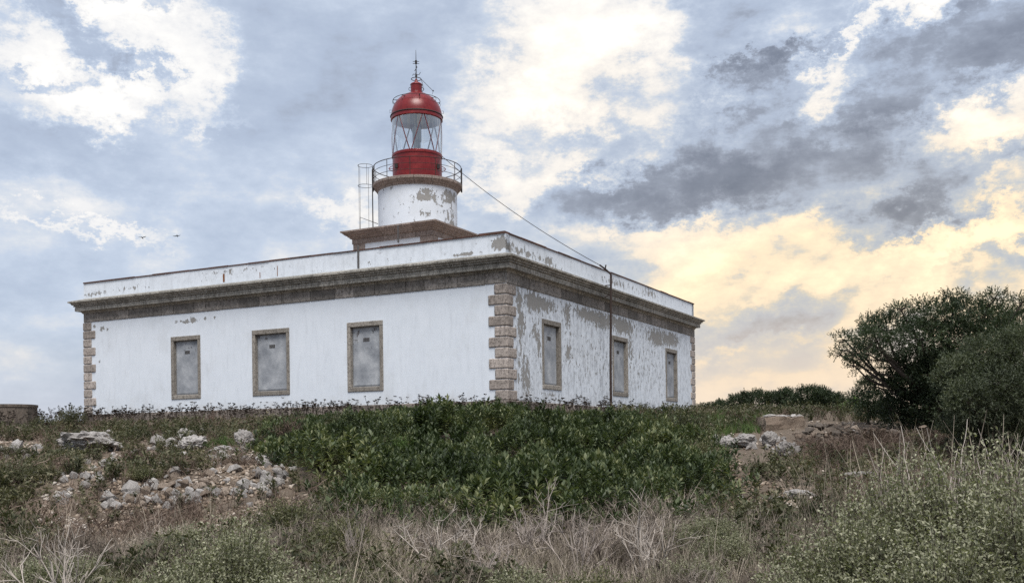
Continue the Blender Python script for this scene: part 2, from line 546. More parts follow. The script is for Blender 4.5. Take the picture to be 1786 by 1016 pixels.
WIN = [[(-15.25, -13.67), (-11.01, -9.2), (-6.535, -4.97)], [(2.69, 4.30), (9.38, 11.15), (16.11, 17.82)], [], []]
WZ0, WZ1 = .995, 3.505
for si, (S, a0, a1) in enumerate(SIDES):
    # the plastered wall with its window openings
    wm = MB()
    xs = sorted([a0, a1] + [x for w in WIN[si] for x in w])
    zs = [-.6, WZ0, WZ1, PB]
    for i in range(len(xs) - 1):
        for j in range(3):
            if (xs[i], xs[i + 1]) in WIN[si] and j == 1:
                continue
            q = [(xs[i], zs[j]), (xs[i + 1], zs[j]), (xs[i + 1], zs[j + 1]), (xs[i], zs[j + 1])]
            o = len(wm.v)
            wm.v += [S(a, 0, z) for a, z in q]
            wm.f.append((o, o + 1, o + 2, o + 3))
    wm.build('wall', M['plaster_right'] if si == 1 else M['plaster_left'], LH, fix=False)
    # windows: walled up, in stone surrounds
    for wi, (w0, w1) in enumerate(WIN[si]):
        b = MB()
        fw, dp = .145, .13
        p0, p1, q0, q1 = w0 + fw, w1 - fw, WZ0 + .17, WZ1 - .18
        o = .05
        b.add([S(p0, -dp, q0), S(p1, -dp, q0), S(p1, -dp, q1), S(p0, -dp, q1),
               S(p0 + .07, -dp + .03, q0 + .07), S(p1 - .07, -dp + .03, q0 + .07), S(p1 - .07, -dp + .03, q1 - .09), S(p0 + .07, -dp + .03, q1 - .09)],
              [(0, 1, 5, 4), (1, 2, 6, 5), (2, 3, 7, 6), (3, 0, 4, 7), (4, 5, 6, 7)])
        w = b.build('window', M['cement'], LH)
        fbox('jamb', S, w0, w0 + fw, -.16, .028, WZ0 + .17, WZ1 - .18, M['surround'], w, .012)
        fbox('jamb', S, w1 - fw, w1, -.16, .028, WZ0 + .17, WZ1 - .18, M['surround'], w, .012)
        fbox('lintel', S, w0, w1, -.16, .031, WZ1 - .178, WZ1, M['surround'], w, .014)
        fbox('sill', S, w0, w1, -.16, .034, WZ0, WZ0 + .168, M['surround'], w, .02)
        mid = (w0 + w1) / 2
        v = MB()
        for q in range(4):
            for r2 in range(2):
                v.box((mid - .14 + q * .07, -.115, 2.80 + r2 * .07), (mid - .085 + q * .07, -.09, 2.855 + r2 * .07), S)
        v.build('vent_grille', M['vent'], w)
    # plinth stones
    n = 15
    L = a1 - a0
    for i in range(n):
        fbox('plinth_stone', S, a0 + L * i / n + .004 - (.06 if i == 0 else 0), a0 + L * (i + 1) / n - .004 + (.0 if i < n - 1 else .055), -.3, .06 + .006 * (i % 3), -.7,
             PT_ - .004 * (i % 2), M['plinth'], LH, .015)
    # frieze stones
    r = random.Random(11 + si)
    a = a0
    while a < a1 - .02:
        w = r.uniform(.62, 1.35)
        if a + w > a1 - .5:
            w = a1 - a
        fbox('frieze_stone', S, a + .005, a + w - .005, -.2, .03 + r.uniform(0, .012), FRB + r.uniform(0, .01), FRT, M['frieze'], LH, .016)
        a += w
# quoins: eleven courses at each corner, long and short by turns
QH = (FRB - PT_) / 11
for (cx, cy, dx, dy) in ((0, 0, -1, 1), (-LX, 0, 1, 1), (0, WY, -1, -1), (-LX, WY, 1, -1)):
    for i in range(11):
        lx, ly = (.45, .66) if i % 2 == 0 else (.68, .44)
        e = .045
        b = MB()
        xs = sorted((cx - dx * e, cx + dx * lx))
        ys = sorted((cy - dy * e, cy + dy * ly))
        z0 = PT_ + i * QH
        b.box((xs[0], ys[0], z0 + .010), (xs[1], ys[1], z0 + QH - .010))
        b.build('quoin', M['quoin'], LH, bevel=.03)
CPROF = [(-.15, 4.778), (.035, 4.778), (.06, 4.82), (.10, 4.86), (.255, 4.875), (.255, 5.035), (.235, 5.037), (.235, 5.06), (.30, 5.065), (.30, 5.10), (.285, 5.102), (.285, 5.122), (.34, 5.13), (.37, 5.19), (.42, 5.215), (.455, 5.22),
         (.455, 5.282), (.0, 5.415), (-.15, 5.415)]


def cornice(parent, sides, prof, mat, seg, name='cornice_stone', gap=.004, seed=3):
    r = random.Random(seed)
    for S, a0, a1 in sides:
        n = max(2, round((a1 - a0) / seg))
        for i in range(n):
            s0, s1 = a0 + (a1 - a0) * i / n, a0 + (a1 - a0) * (i + 1) / n
            b = MB()
            j = r.uniform(-.004, .004)
            k = len(prof)
            A = [S(s0 - o if i == 0 else s0 + gap, o + (j if o > 0 else 0), z) for o, z in prof]
            B = [S(s1 + o if i == n - 1 else s1 - gap, o + (j if o > 0 else 0), z) for o, z in prof]
            b.add(A + B, [(q, q + 1, k + q + 1, k + q) for q in range(k - 1)] + [tuple(range(k)), tuple(range(2 * k - 1, k - 1, -1))])
            b.build(name, mat, parent)


cornice(LH, SIDES, CPROF, M['cornice'], 1.25)
# parapet with a thin tile coping
for S, a0, a1 in SIDES:
    fbox('parapet', S, a0 + .002, a1 - (.302 if S in (side_front, side_back) else .002) + (.30 if S in (side_front, side_back) else 0), -.3, .0 if S in (side_front, side_back) else -.002, PB - .02, PTOP, M['plaster_parapet'], LH)
    n = 20
    r = random.Random(5)
    for i in range(n):
        s0, s1 = a0 + (a1 - a0) * i / n, a0 + (a1 - a0) * (i + 1) / n
        dz = r.uniform(-.008, .010)
        if S is side_right and i == 0:
            s0 += .22
        if S is side_front and i == n - 1:
            dz += .03
        fbox('coping_tile', S, s0 + .006, s1 - .006, -.33, .03 + r.uniform(-.01, .012), PTOP + .002 + (0 if S in (side_front, side_back) else .004), PTOP + .045 + dz, M['tile'], LH)
b = MB()
b.box((-LX + .3, .3, 5.30), (-.3, WY - .3, 5.46))
b.build('roof', M['roof'], LH)
# rain pipe, crack and rust marks on the parapet
fbox('rain_pipe', side_front, -6.02, -5.95, .0, .05, PB + .02, PTOP + .18, M['galv'], LH, .01)
for xx, h, w in ((-12.45, .32, .09), (-10.6, .22, .03), (-9.75, .38, .03)):
    fbox('rust_stain', side_front, xx, xx + w, .0, .006, PB + .06, PB + .06 + h, M['rust'], LH)

# ---- tower
TC = (-10.03, 10.30)


def twz(z): return z - ZB


def pol(r, ang, z):
    """point about the tower axis; ang in degrees to the right of the side that faces the viewer"""
    fx, fy = .091, -.9958
    a = R(ang)
    wx, wy = fx * math.cos(a) - fy * math.sin(a), fy * math.cos(a) + fx * math.sin(a)
    c, s = math.cos(YAW), math.sin(YAW)
    return (TC[0] + r * (wx * c - wy * s), TC[1] + r * (wx * s + wy * c), twz(z))


def arc(r, a0, a1, z, n): return [pol(r, a0 + (a1 - a0) * i / n, z) for i in range(n + 1)]


HS = 2.11
tx, ty = TC[0] - .03, TC[1]


def ts_front(a, o, z): return (tx + a, ty - HS - o, z)
def ts_right(a, o, z): return (tx + HS + o, ty + a, z)
def ts_back(a, o, z): return (tx - a, ty + HS + o, z)
def ts_left(a, o, z): return (tx - HS - o, ty - a, z)


TS = [(f, -HS, HS) for f in (ts_front, ts_right, ts_back, ts_left)]
b = MB()
b.box((tx - HS, ty - HS, 5.4), (tx + HS, ty + HS, twz(11.32)))
b.build('tower_base', M['plaster_tower'], LH)
for S, a0, a1 in TS:
    for i in range(9):
        lw = (.46, .62)[i % 2] if S in (ts_front, ts_back) else (.62, .46)[i % 2]
        for sgn in (-1, 1):
            e0, e1 = (-HS - .03, -HS + lw) if sgn < 0 else (HS - lw, HS + .03)
            if S in (ts_left, ts_right):
                e0, e1 = max(e0, -HS + .001), min(e1, HS - .001)
            fbox('tower_quoin', S, e0, e1, -.05, .03, 5.47 + i * .355, 5.47 + i * .355 + .345, M['redstone'], LH, .01)
TP = [(-.12, twz(10.83)), (.06, twz(10.83)), (.06, twz(11.06)), (.13, twz(11.07)), (.15, twz(11.12)), (.20, twz(11.14)), (.22, twz(11.18)), (.30, twz(11.22)), (.40, twz(11.32)), (.45, twz(11.335)),
      (.45, twz(11.40)), (0, twz(11.44)), (-.12, twz(11.44))]
cornice(LH, TS, TP, M['redstone'], .85, 'tower_cornice_stone')
fbox('rain_pipe', ts_front, .62, .69, .46, .53, twz(10.55), twz(11.32), M['galv'], LH, .01)
fbox('roof', ts_front, -HS + .05, HS - .05, -2 * HS + .05, -.05, twz(11.38), twz(11.46), M['roof'], LH)
b = MB()
b.lathe([(1.84, twz(11.40)), (1.84, twz(13.36))], 64, TC)
TWP = []
drum = b.build('tower_drum', M['plaster_tower'], LH, smooth=True, fix=False)
M['plaster_drum'] = plaster('limewash_drum', [(pol(1.84, 14, 13.0), 0, (.42, .42, .18), 1.0), (pol(1.84, 10, 12.7), 0, (.5, .5, .14), .95), (pol(1.84, 58, 12.95), 0, (.6, .6, .26), 1.05), (pol(1.84, 48, 12.72), 0, (.3, .3, .1), .6),
                                              (pol(1.84, 10, 12.05), 0, (.25, .25, .16), .7), (pol(1.84, 30, 12.45), 0, (.2, .2, .08), .6), (pol(1.84, 62, 11.75), 0, (.5, .5, .3), .6), (pol(1.84, 50, 12.2), 0, (.6, .6, .6), .30)], .50)
drum.data.materials[0] = M['plaster_drum']
# gallery: ring of curved stones
GP = [(1.80, 13.34), (1.88, 13.345), (1.90, 13.42), (1.96, 13.46), (2.03, 13.55), (2.08, 13.58), (2.09, 13.69), (2.05, 13.71), (1.1, 13.71), (1.1, 13.62)]
GP = [(r, twz(z)) for r, z in GP]
for i in range(16):
    b = MB()
    a = 2 * math.pi * i / 16 + .1
    b.lathe(GP + [GP[0]], 5, TC, a + .003, a + 2 * math.pi / 16 - .003)
    b.add([(TC[0] + r * math.cos(q), TC[1] + r * math.sin(q), z) for q in (a + .003, a + 2 * math.pi / 16 - .003) for r, z in GP], [tuple(range(10)), tuple(range(10, 20))])
    b.build('gallery_stone', M['redstone'], LH)
rail = MB()
rail.tube(arc(2.05, 0, 352.5, 14.52, 47), .018, 6, True)
rl = rail.build('gallery_railing', M['rustpole'], LH, fix=False)
for z in (14.24, 13.96):
    b = MB()
    b.tube(arc(2.05, 0, 352.5, z, 47), .012, 5, True)
    b.build('rail', M['rustpole'], rl, fix=False)
for i in range(11):
    b = MB()
    a = -75 + i * 360 / 11 + 33
    b.tube([pol(2.05, a, 13.69), pol(2.05, a, 14.52)], .016, 5)
    b.build('rail_post', M['rustpole'], rl)
for a in (-88, 88):
    b = MB()
    b.tube([pol(2.06, a, 13.4), pol(2.06, a, 14.53)], .035, 6)
    b.build('rail_post', M['iron'], rl)
# lantern
b = MB()
b.lathe([(1.13, twz(13.70)), (1.15, twz(13.72)), (1.15, twz(14.98)), (1.18, twz(15.0)), (1.18, twz(15.10)), (1.14, twz(15.14)), (1.02, twz(15.14)), (1.02, twz(13.75))], 64, TC)
lan = b.build('lantern', M['red'], LH, smooth=False)
for a in (-55, 55, 150, -150):
    v = MB()
    c = Vector(pol(1.16, a, 14.45))
    t = Vector(pol(1.16, a + 4, 14.45)) - Vector(pol(1.16, a - 4, 14.45))
    t.normalize()
    nrm = Vector((t.y, -t.x, 0))
    up = Vector((0, 0, 1))
    vs = [c + t * sx * .09 + nrm * sy * .05 + up * sz * .10 for sz in (-1, 1) for sy in (-1, 1) for sx in (-1, 1)]
    v.add(vs, [(0, 1, 3, 2), (4, 6, 7, 5), (0, 4, 5, 1), (2, 3, 7, 6), (0, 2, 6, 4), (1, 5, 7, 3)])
    v.build('air_vent', M['iron'], lan)
for sgn in (-1, 1):
    v = MB()
    v.tube([pol(1.15 + .17 * math.sin(math.pi * i / 8), sgn * 90, 14.63 - .26 * i / 8) for i in range(9)], .016, 5)
    v.tube([pol(1.15, sgn * 90, 14.5), pol(1.34, sgn * 90, 14.5)], .016, 5)
    v.build('hand_ring', M['red'], lan)
GT, GB_ = 16.76, 15.12
tops = [-45 + 60 * i for i in range(6)]
bots = [-15 + 60 * i for i in range(6)]
for i in range(6):
    for t0, b0 in ((tops[i] + 1.6, bots[i] - 2.4), (tops[i] + 60 - 1.6, bots[i] + 2.4)):
        v = MB()
        v.tube([pol(1.15, t0 + (b0 - t0) * q / 6, GT + (GB_ - GT) * q / 6) for q in range(7)], .027, 6)
        v.build('glazing_bar', M['bar'], lan)
    for tri in (((tops[i], GT), (tops[i] + 60, GT), (bots[i], GB_)), ((bots[i], GB_), (bots[i] + 60, GB_), (tops[i] + 60, GT))):
        n = 8
        vs, fs, idx = [], [], {}
        (a0_, z0_), (a1_, z1_), (a2_, z2_) = tri
        for p in range(n + 1):
            for q in range(n + 1 - p):
                u_, v_ = p / n, q / n
                idx[p, q] = len(vs)
                vs.append(pol(1.165, a0_ + (a1_ - a0_) * u_ + (a2_ - a0_) * v_, z0_ + (z1_ - z0_) * u_ + (z2_ - z0_) * v_))
        for p in range(n):
            for q in range(n - p):
                fs.append((idx[p, q], idx[p + 1, q], idx[p, q + 1]))
                if q < n - p - 1:
                    fs.append((idx[p + 1, q], idx[p + 1, q + 1], idx[p, q + 1]))
        v = MB()
        v.add(vs, fs)
        v.build('glass_pane', M['glass'], lan, smooth=True, fix=False)
b = MB()
prof = [(1.20, 16.72), (1.215, 16.74), (1.205, 16.90)]
b.lathe([(r, twz(z)) for r, z in prof + [(1.10, 16.93), (1.10, 16.72), (1.20, 16.72)]], 64, TC)
b.build('dome_band', M['red'], lan)
b = MB()
b.tube(arc(1.215, 0, 354, 16.915, 59), .026, 6, True)
b.build('dome_rim', M['iron'], lan, fix=False)
b = MB()
dome = [(1.19 * math.cos(t), 16.92 + 1.13 * math.sin(t)) for t in [i * math.pi / 2 / 14 for i in range(15)]]
dome = [(max(r, .001), z) for r, z in dome]
b.lathe([(r, twz(z)) for r, z in dome], 64, TC)
b.build('dome', M['red'], lan, smooth=True, fix=False)
b = MB()
b.lathe([(max(r * .955, .001), twz(z - .03)) for r, z in dome][::-1], 64, TC)
b.build('dome_lining', M['inner'], lan, smooth=True, fix=False)
b = MB()
b.lathe([(.26, twz(17.98)), (.28, twz(18.02)), (.265, twz(18.10)), (.265, twz(18.40)), (.29, twz(18.42)), (.26, twz(18.47)), (.10, twz(18.56)), (.06, twz(18.64)), (.05, twz(18.7)), (.001, twz(18.72))], 32, TC)
b.build('ventilator', M['red'], lan)
b = MB()
b.tube(arc(.23, 0, 350, 18.70, 23), .017, 5, True)
b.build('spindle_ring', M['iron'], lan, fix=False)
b = MB()
b.tube([pol(0, 0, 18.6), pol(0, 0, 19.5), pol(0, 0, 20.06)], [.028, .018, .008], 6)
for z in (19.42, 19.52):
    b.tube([pol(.15, -90, z), pol(.15, 90, z)], .013, 5)
    b.tube([pol(.15, 0, z), pol(.15, 180, z)], .013, 5)
b.tube([pol(.03, 0, 19.40), pol(.03, 0, 19.56)], .05, 6)
b.build('lightning_rod', M['iron'], lan)
b = MB()
b.tube([pol(.0, -90, 19.33), pol(.05, 90, 19.26), pol(.0, 90, 19.18), pol(.07, -90, 19.08)], .016, 5)
b.tube([pol(.17, -90, 18.86), pol(.13, -90, 18.93), pol(0, 90, 18.9), pol(.15, 90, 18.92), pol(.2, 90, 19.02)], .014, 5)
b.tube([pol(.15, -20, 18.93), pol(.15, 160, 18.93)], .012, 5)
b.tube([pol(.0, 0, 18.8), pol(0, 0, 18.88)], .05, 6)
b.build('weather_vane', M['iron'], lan)
b = MB()
b.tube(arc(1.10, 0, 352, 17.66, 45), .014, 5, True)
b.build('dome_rail', M['iron'], lan, fix=False)
for i in range(8):
    b = MB()
    a = -82 + i * 45
    b.tube([pol(.84, a, 17.70), pol(.98, a, 17.66), pol(1.10, a, 17.66)], .013, 5)
    b.tube([pol(1.02 + .11 * math.cos(t), a, 17.56 + .11 * math.sin(t)) for t in [q * 2 * math.pi / 10 for q in range(10)]], .010, 4, True)
    b.build('dome_bracket', M['iron'], lan, fix=False)
for a in (-86, 86):
    b = MB()
    b.tube([pol(1.17, a, 17.2), pol(1.25, a, 17.2), pol(1.25, a, 17.07), pol(1.2, a, 17.07)], .010, 4)
    b.tube([pol(.26 + .10 * math.sin(q * math.pi / 8), a, 18.12 + .2 * q / 8) for q in range(9)], .011, 4)
    b.build('hand_ring', M['iron'], lan, fix=False)
b = MB()
b.tube([pol(.26, 80, 18.05), pol(.33, 80, 18.2), pol(.3, 80, 18.45), pol(.23, 80, 18.7)], .012, 4)
b.tube([pol(.23, 80, 18.69), pol(.80, 80, 18.10), pol(.74, 80, 17.95)], .010, 4)
b.tube([pol(.80, 80, 18.10), pol(.78, 80, 18.14)], .035, 5)
b.build('lightning_wire', M['iron'], lan, fix=False)
b = MB()
b.lathe([(.17, twz(13.75)), (.17, twz(15.75)), (.20, twz(15.76)), (.20, twz(15.80)), (.21, twz(15.82)), (.21, twz(16.4)), (.11, twz(16.5)), (.001, twz(16.52))], 24, TC)
b.lathe([(.12, twz(16.5)), (.12, twz(17.1))], 16, TC)
b.build('optic', M['lens'], lan)
b = MB()
b.lathe([(.001, twz(14.95)), (1.05, twz(14.95))], 48, TC)
b.build('lantern_floor', M['galv'], lan)
# caged ladder on the left of the drum
lc = Vector(pol(2.42, -90, 12)).xy
ld = MB()
for s_ in (-.2, .2):
    ld.tube([pol(2.10, -90 + s_ * 26, 11.3), pol(2.10, -90 + s_ * 26, 14.4)], .018, 5)
for i in range(10):
    ld.tube([pol(2.10, -95.2, 11.5 + i * .28), pol(2.10, -84.8, 11.5 + i * .28)], .010, 4)
lad = ld.build('ladder', M['iron'], LH)
for z in (14.62, 13.68):
    b = MB()
    b.tube([(lc.x + .34 * math.cos(t), lc.y + .34 * math.sin(t), twz(z)) for t in [q * 2 * math.pi / 20 for q in range(20)]], .012, 5, True)
    b.build('cage_hoop', M['galv'], lad, fix=False)
for q in range(5):
    t = q * 2 * math.pi / 5 + .5
    b = MB()
    zl = 11.5 if q in (1, 2, 3) else 13.66
    b.tube([(lc.x + .34 * math.cos(t), lc.y + .34 * math.sin(t), twz(zl)), (lc.x + .34 * math.cos(t), lc.y + .34 * math.sin(t), twz(14.62))], .010, 4)
    b.build('cage_bar', M['galv'], lad)
b = MB()
b.tube([pol(2.68, -90, 11.42), pol(2.68, -90, 12.22), pol(1.86, -90, 11.92)], .016, 5)
b.tube([pol(2.68, -90, 11.6), pol(2.35, -90, 11.46)], .016, 5)
b.build('guard_rail', M['iron'], lad)

# ------------------------------------------------------------------ ground
def sst(t):
    t = np.clip(t, 0, 1)
    return t * t * (3 - 2 * t)


def wav(X, Y, k, seed):
    r = np.random.default_rng(seed)
    s = 0
    for i in range(7):
        a = r.uniform(0, 2 * math.pi)
        f = k * r.uniform(.6, 1.7)
        s = s + np.sin((X * math.cos(a) + Y * math.sin(a)) * f + r.uniform(0, 6.28))
    return s / 7


def height(X, Y):
    X, Y = np.asarray(X, float), np.asarray(Y, float)
    ye = 34.2 + .36 * np.clip(-X, 0, 25) + .18 * np.clip(X, 0, 25)
    t = (Y - 9.0) / (ye - 9.0)
    h = 2.52 * sst(t)
    rough = .5 + .5 * sst((t) * 2.5) - .85 * sst((t - .9) * 8)
    h = h + rough * (.16 * wav(X, Y, 1.1, 1) + .06 * wav(X, Y, 3.3, 2) + .03 * wav(X, Y, 7.5, 3))
    # a low rubble bank on the left of the slope and a worn hollow where the path climbs on the right
    bank = np.exp(-((Y - 18.6 - .12 * (X + 6)) / 1.1) ** 2) * sst((-X - 2.2) / 1.5) * sst((X + 13) / 3)
    h = h + .42 * bank
    path = np.exp(-((X - 3.9 - .10 * (Y - 18)) / .9) ** 2) * sst((Y - 14.5) / 2) * sst((25 - Y) / 4)
    h = h - .16 * path
    return h - sst((Y - 90) / 400) * 12


def ground_px(px, py):
    """where the sight line through photo position (px, py) meets the slope"""
    px, py = np.atleast_1d(np.asarray(px, float)), np.atleast_1d(np.asarray(py, float))
    dx, dy = px - PW / 2, py - Y0
    c, s = math.cos(ROLL), -math.sin(ROLL)
    a, b = (dx * c + dy * s) / FPX, -(-dx * s + dy * c) / FPX
    Ys = np.linspace(5, 60, 700)
    d = EYE + b[:, None] * Ys[None] - height(a[:, None] * Ys[None], np.broadcast_to(Ys[None], (len(a), 700)))
    hit = d <= 0
    i = np.where(hit.any(1), hit.argmax(1), 520)
    Y = Ys[i]
    X = a * Y
    return np.stack([X, Y, height(X, Y)], 1)


def to_px(X, Y, Z):
    a, b = X / Y * FPX, -(Z - EYE) / Y * FPX
    c, s = math.cos(ROLL), -math.sin(ROLL)
    return PW / 2 + a * c - b * s, Y0 + a * s + b * c


def inside(px, py, poly):
    res = np.zeros(len(px), bool)
    n = len(poly)
    for i in range(n):
        (x0, y0), (x1, y1) = poly[i], poly[(i + 1) % n]
        cond = ((y0 > py) != (y1 > py))
        res ^= cond & (px < (x1 - x0) * (py - y0) / ((y1 - y0) or 1e-9) + x0)
    return res


def soil():
    m, k = material('soil')
    oc = k.n('ShaderNodeTexCoord').outputs['Object']
    a = k.noise(oc, .8, 6, .6)
    b = k.noise(oc, 7, 6, .65)
    col = k.mix(a, (.10, .078, .060), (.205, .165, .130))
    col = k.mix(k.m('MULTIPLY', k.step(b, .52, .7), .6), col, (.30, .245, .19))
    col = k.mix(k.m('MULTIPLY', k.step(k.noise(oc, 28, 4, .6), .58, .68), .5), col, (.30, .265, .23))
    finish(k, col, .95, k.m('MULTIPLY_ADD', b, 1.0, k.noise(oc, 40, 4, .6)), .05, .9, spec=.1)
    return m


M['soil'] = soil()
gx = np.concatenate([[-5000, -2500, -1200, -600, -300, -160, -100, -70, -52], np.linspace(-40, 40, 240), [52, 70, 100, 160, 300, 600, 1200, 2500, 5000]])
gy = np.concatenate([[-3000, -1000, -300, -100, -40, -15, -5, 0], np.linspace(4, 58, 180), [62, 68, 76, 88, 105, 130, 170, 230, 320, 500, 900, 1800, 3500, 6000]])
XX, YY = np.meshgrid(gx, gy)
ZZ = height(XX, YY)
nx, ny = len(gx), len(gy)
ii = (np.arange(ny - 1)[:, None] * nx + np.arange(nx - 1)[None]).ravel()
gmesh = np_mesh('ground', np.stack([XX.ravel(), YY.ravel(), ZZ.ravel()], 1), [np.stack([ii, ii + 1, ii + nx + 1, ii + nx], 1)])
tag(mobj('ground', gmesh, M['soil'], None, True), kind='structure')


# ------------------------------------------------------------------ plant helpers
def unit(v):
    return v / np.maximum(np.linalg.norm(v, axis=-1, keepdims=True), 1e-9)


def leaf_quads(P_, D, L, W, r, nrm=None):
    """pointed leaves: base, two sides, tip"""
    n = len(P_)
    D = unit(D)
    if nrm is None:
        nrm = unit(r.normal(size=(n, 3)) * .6 + [0, 0, 1])
    S = unit(np.cross(D, nrm))
    N_ = np.cross(S, D)
    L = np.broadcast_to(L, n)[:, None]
    W = np.broadcast_to(W, n)[:, None]
    V = np.stack([P_, P_ + D * L * .5 + S * W * .5 + N_ * L * .06, P_ + D * L - N_ * L * .08, P_ + D * L * .5 - S * W * .5 + N_ * L * .06], 1).reshape(-1, 3)
    return V, np.arange(4 * n).reshape(n, 4)


def tube_np(pts, rad, n=3):
    """pts (k,3), rad (k,) -> prism strip"""
    pts = np.asarray(pts, float)
    k = len(pts)
    t = unit(np.gradient(pts, axis=0))
    ref = np.where(np.abs(t[:, 2:3]) < .9, [[0, 0, 1.0]], [[1.0, 0, 0]])
    u = unit(np.cross(t, ref))
    w = np.cross(t, u)
    a = np.arange(n) * 2 * math.pi / n
    V = pts[:, None] + (u[:, None] * np.cos(a)[None, :, None] + w[:, None] * np.sin(a)[None, :, None]) * np.asarray(rad)[:, None, None]
    i = np.arange(k - 1)[:, None] * n
    j = np.arange(n)[None]
    j2 = (j + 1) % n
    Fq = np.stack([i + j, i + n + j, i + n + j2, i + j2], -1).reshape(-1, 4)
    return V.reshape(-1, 3), Fq


def ribbon(pts, rad):
    pts = np.asarray(pts, float)
    t = pts[-1] - pts[0]
    sd_ = unit(np.cross(t, [.31, -.9, .12]))
    rad = np.asarray(rad)[:, None]
    V = np.stack([pts - sd_ * rad, pts + sd_ * rad], 1).reshape(-1, 3)
    i = np.arange(len(pts) - 1)[:, None] * 2
    return V, np.concatenate([i, i + 1, i + 3, i + 2], 1)


class Acc:
    def __init__(self):
        self.V, self.F, self.n = [], [], 0

    def add(self, V, Fq):
        self.V.append(np.asarray(V, np.float32))
        self.F.append(np.asarray(Fq) + self.n)
        self.n += len(V)

    def arrays(self):
        return np.concatenate(self.V), np.concatenate(self.F)

    def mesh(self, name):
        V, Fq = self.arrays()
        return np_mesh(name, V, [Fq])


def scatter(temps, pos, r, smin=.7, smax=1.25, tilt=.12):
    """join many turned and scaled copies of small plant shapes into one mesh"""
    acc = Acc()
    pick = r.integers(0, len(temps), len(pos))
    for k, (V, Fq) in enumerate(temps):
        p = pos[pick == k]
        n = len(p)
        if not n:
            continue
        a = r.uniform(0, 2 * math.pi, n)
        s = r.uniform(smin, smax, n)
        c, sn = np.cos(a), np.sin(a)
        tx_, ty_ = r.normal(0, tilt, n), r.normal(0, tilt, n)
        v = V[None] * s[:, None, None]
        x = v[..., 0] * c[:, None] - v[..., 1] * sn[:, None] + v[..., 2] * tx_[:, None]
        y = v[..., 0] * sn[:, None] + v[..., 1] * c[:, None] + v[..., 2] * ty_[:, None]
        W = np.stack([x, y, v[..., 2]], -1) + p[:, None]
        Fa = Fq[None] + (np.arange(n) * len(V))[:, None, None]
        acc.add(W.reshape(-1, 3), Fa.reshape(-1, Fq.shape[1]))
    return acc


def foliage(name, stops, trans=.25, rough=.6, scale=.8):
    """leaf colour varies leaf by leaf and slowly from place to place"""
    m, k = material(name)
    ri = k.n('ShaderNodeNewGeometry').outputs['Random Per Island']
    oc = k.n('ShaderNodeTexCoord').outputs['Object']
    f = k.m('MULTIPLY_ADD', k.m('SUBTRACT', k.noise(oc, scale, 3, .5), .5), 1.7, k.m('MULTIPLY_ADD', ri, .62, .19))
    f = k.m('MULTIPLY_ADD', k.m('SUBTRACT', k.noise(oc, scale * 5, 2, .5), .5), .8, f)
    col = k.ramp(f, stops)
    d = k.n('ShaderNodeBsdfPrincipled', {'Base Color': col, 'Roughness': rough, 'Specular IOR Level': .3})
    t = k.n('ShaderNodeBsdfTranslucent', {'Color': k.mix(1.0, col, (1.1, 1.25, .6), 'MULTIPLY')})
    mx = k.n('ShaderNodeMixShader', {0: trans, 1: d.outputs[0], 2: t.outputs[0]})
    k.n('ShaderNodeOutputMaterial', {0: mx.outputs[0]})
    return m


M['thicket'] = foliage('thicket_leaves', [(0, (.020, .030, .013)), (.35, (.048, .066, .030)), (.7, (.098, .122, .058)), (1, (.21, .22, .11))], .22, .5)
M['silver'] = foliage('silver_leaves', [(0, (.095, .100, .060)), (.4, (.21, .212, .138)), (.75, (.33, .325, .225)), (1, (.46, .45, .34))], .25)
M['olive'] = foliage('olive_leaves', [(0, (.055, .060, .030)), (.45, (.125, .128, .068)), (.8, (.21, .195, .115)), (1, (.33, .28, .18))], .25)
M['dry'] = foliage('dry_stems', [(0, (.080, .066, .052)), (.4, (.20, .168, .134)), (.75, (.35, .300, .242)), (1, (.54, .47, .38))], .12, .8)
M['drytwig'] = foliage('dry_twigs', [(0, (.060, .046, .038)), (.5, (.18, .146, .122)), (1, (.38, .325, .275))], .0, .85)
M['brown'] = foliage('brown_twigs', [(0, (.045, .030, .024)), (.5, (.135, .094, .074)), (1, (.30, .232, .19))], .1, .85)
M['herb'] = foliage('herb_leaves', [(0, (.028, .032, .017)), (.4, (.070, .074, .038)), (.75, (.125, .122, .068)), (1, (.21, .18, .12))], .2)
M['grass'] = foliage('green_grass', [(0, (.045, .075, .022)), (.5, (.095, .150, .048)), (1, (.17, .22, .085))], .3)
M['umbel'] = foliage('umbel_stalks', [(0, (.016, .012, .010)), (.6, (.040, .030, .024)), (1, (.09, .068, .05))], .05, .9)
M['needle'] = foliage('tree_leaves', [(0, (.022, .032, .019)), (.5, (.046, .064, .036)), (1, (.088, .112, .062))], .22, .55)
M['greyneedle'] = foliage('grey_tree_leaves', [(0, (.042, .050, .034)), (.5, (.085, .100, .064)), (1, (.145, .160, .10))], .22, .6)
M['bark'] = plain('bark', (.060, .048, .040), .95)
M['deadwood'] = plain('dead_wood', (.43, .38, .335), .9)
M['greywood'] = plain('grey_dead_wood', (.36, .31, .275), .9)
M['lime'] = stone('limestone', (.27, .25, .235), (.56, .53, .505), (.13, .115, .104), .30, 0, 2.2)
M['tanrock'] = stone('tan_rock', (.20, .155, .12), (.42, .345, .28), (.11, .082, .065), .3, 0, 2.2)
M['concrete'] = stone('old_concrete', (.145, .12, .10), (.215, .182, .152), (.075, .062, .052), .2, .9)
M['wallstone'] = stone('wall_stone', (.10, .084, .07), (.24, .205, .175), (.06, .05, .043), .45, 0, 2.2)
M['gravel'] = foliage('gravel_stones', [(0, (.085, .062, .045)), (.35, (.20, .150, .110)), (.7, (.34, .280, .225)), (1, (.54, .49, .44))], 0.0, .9)


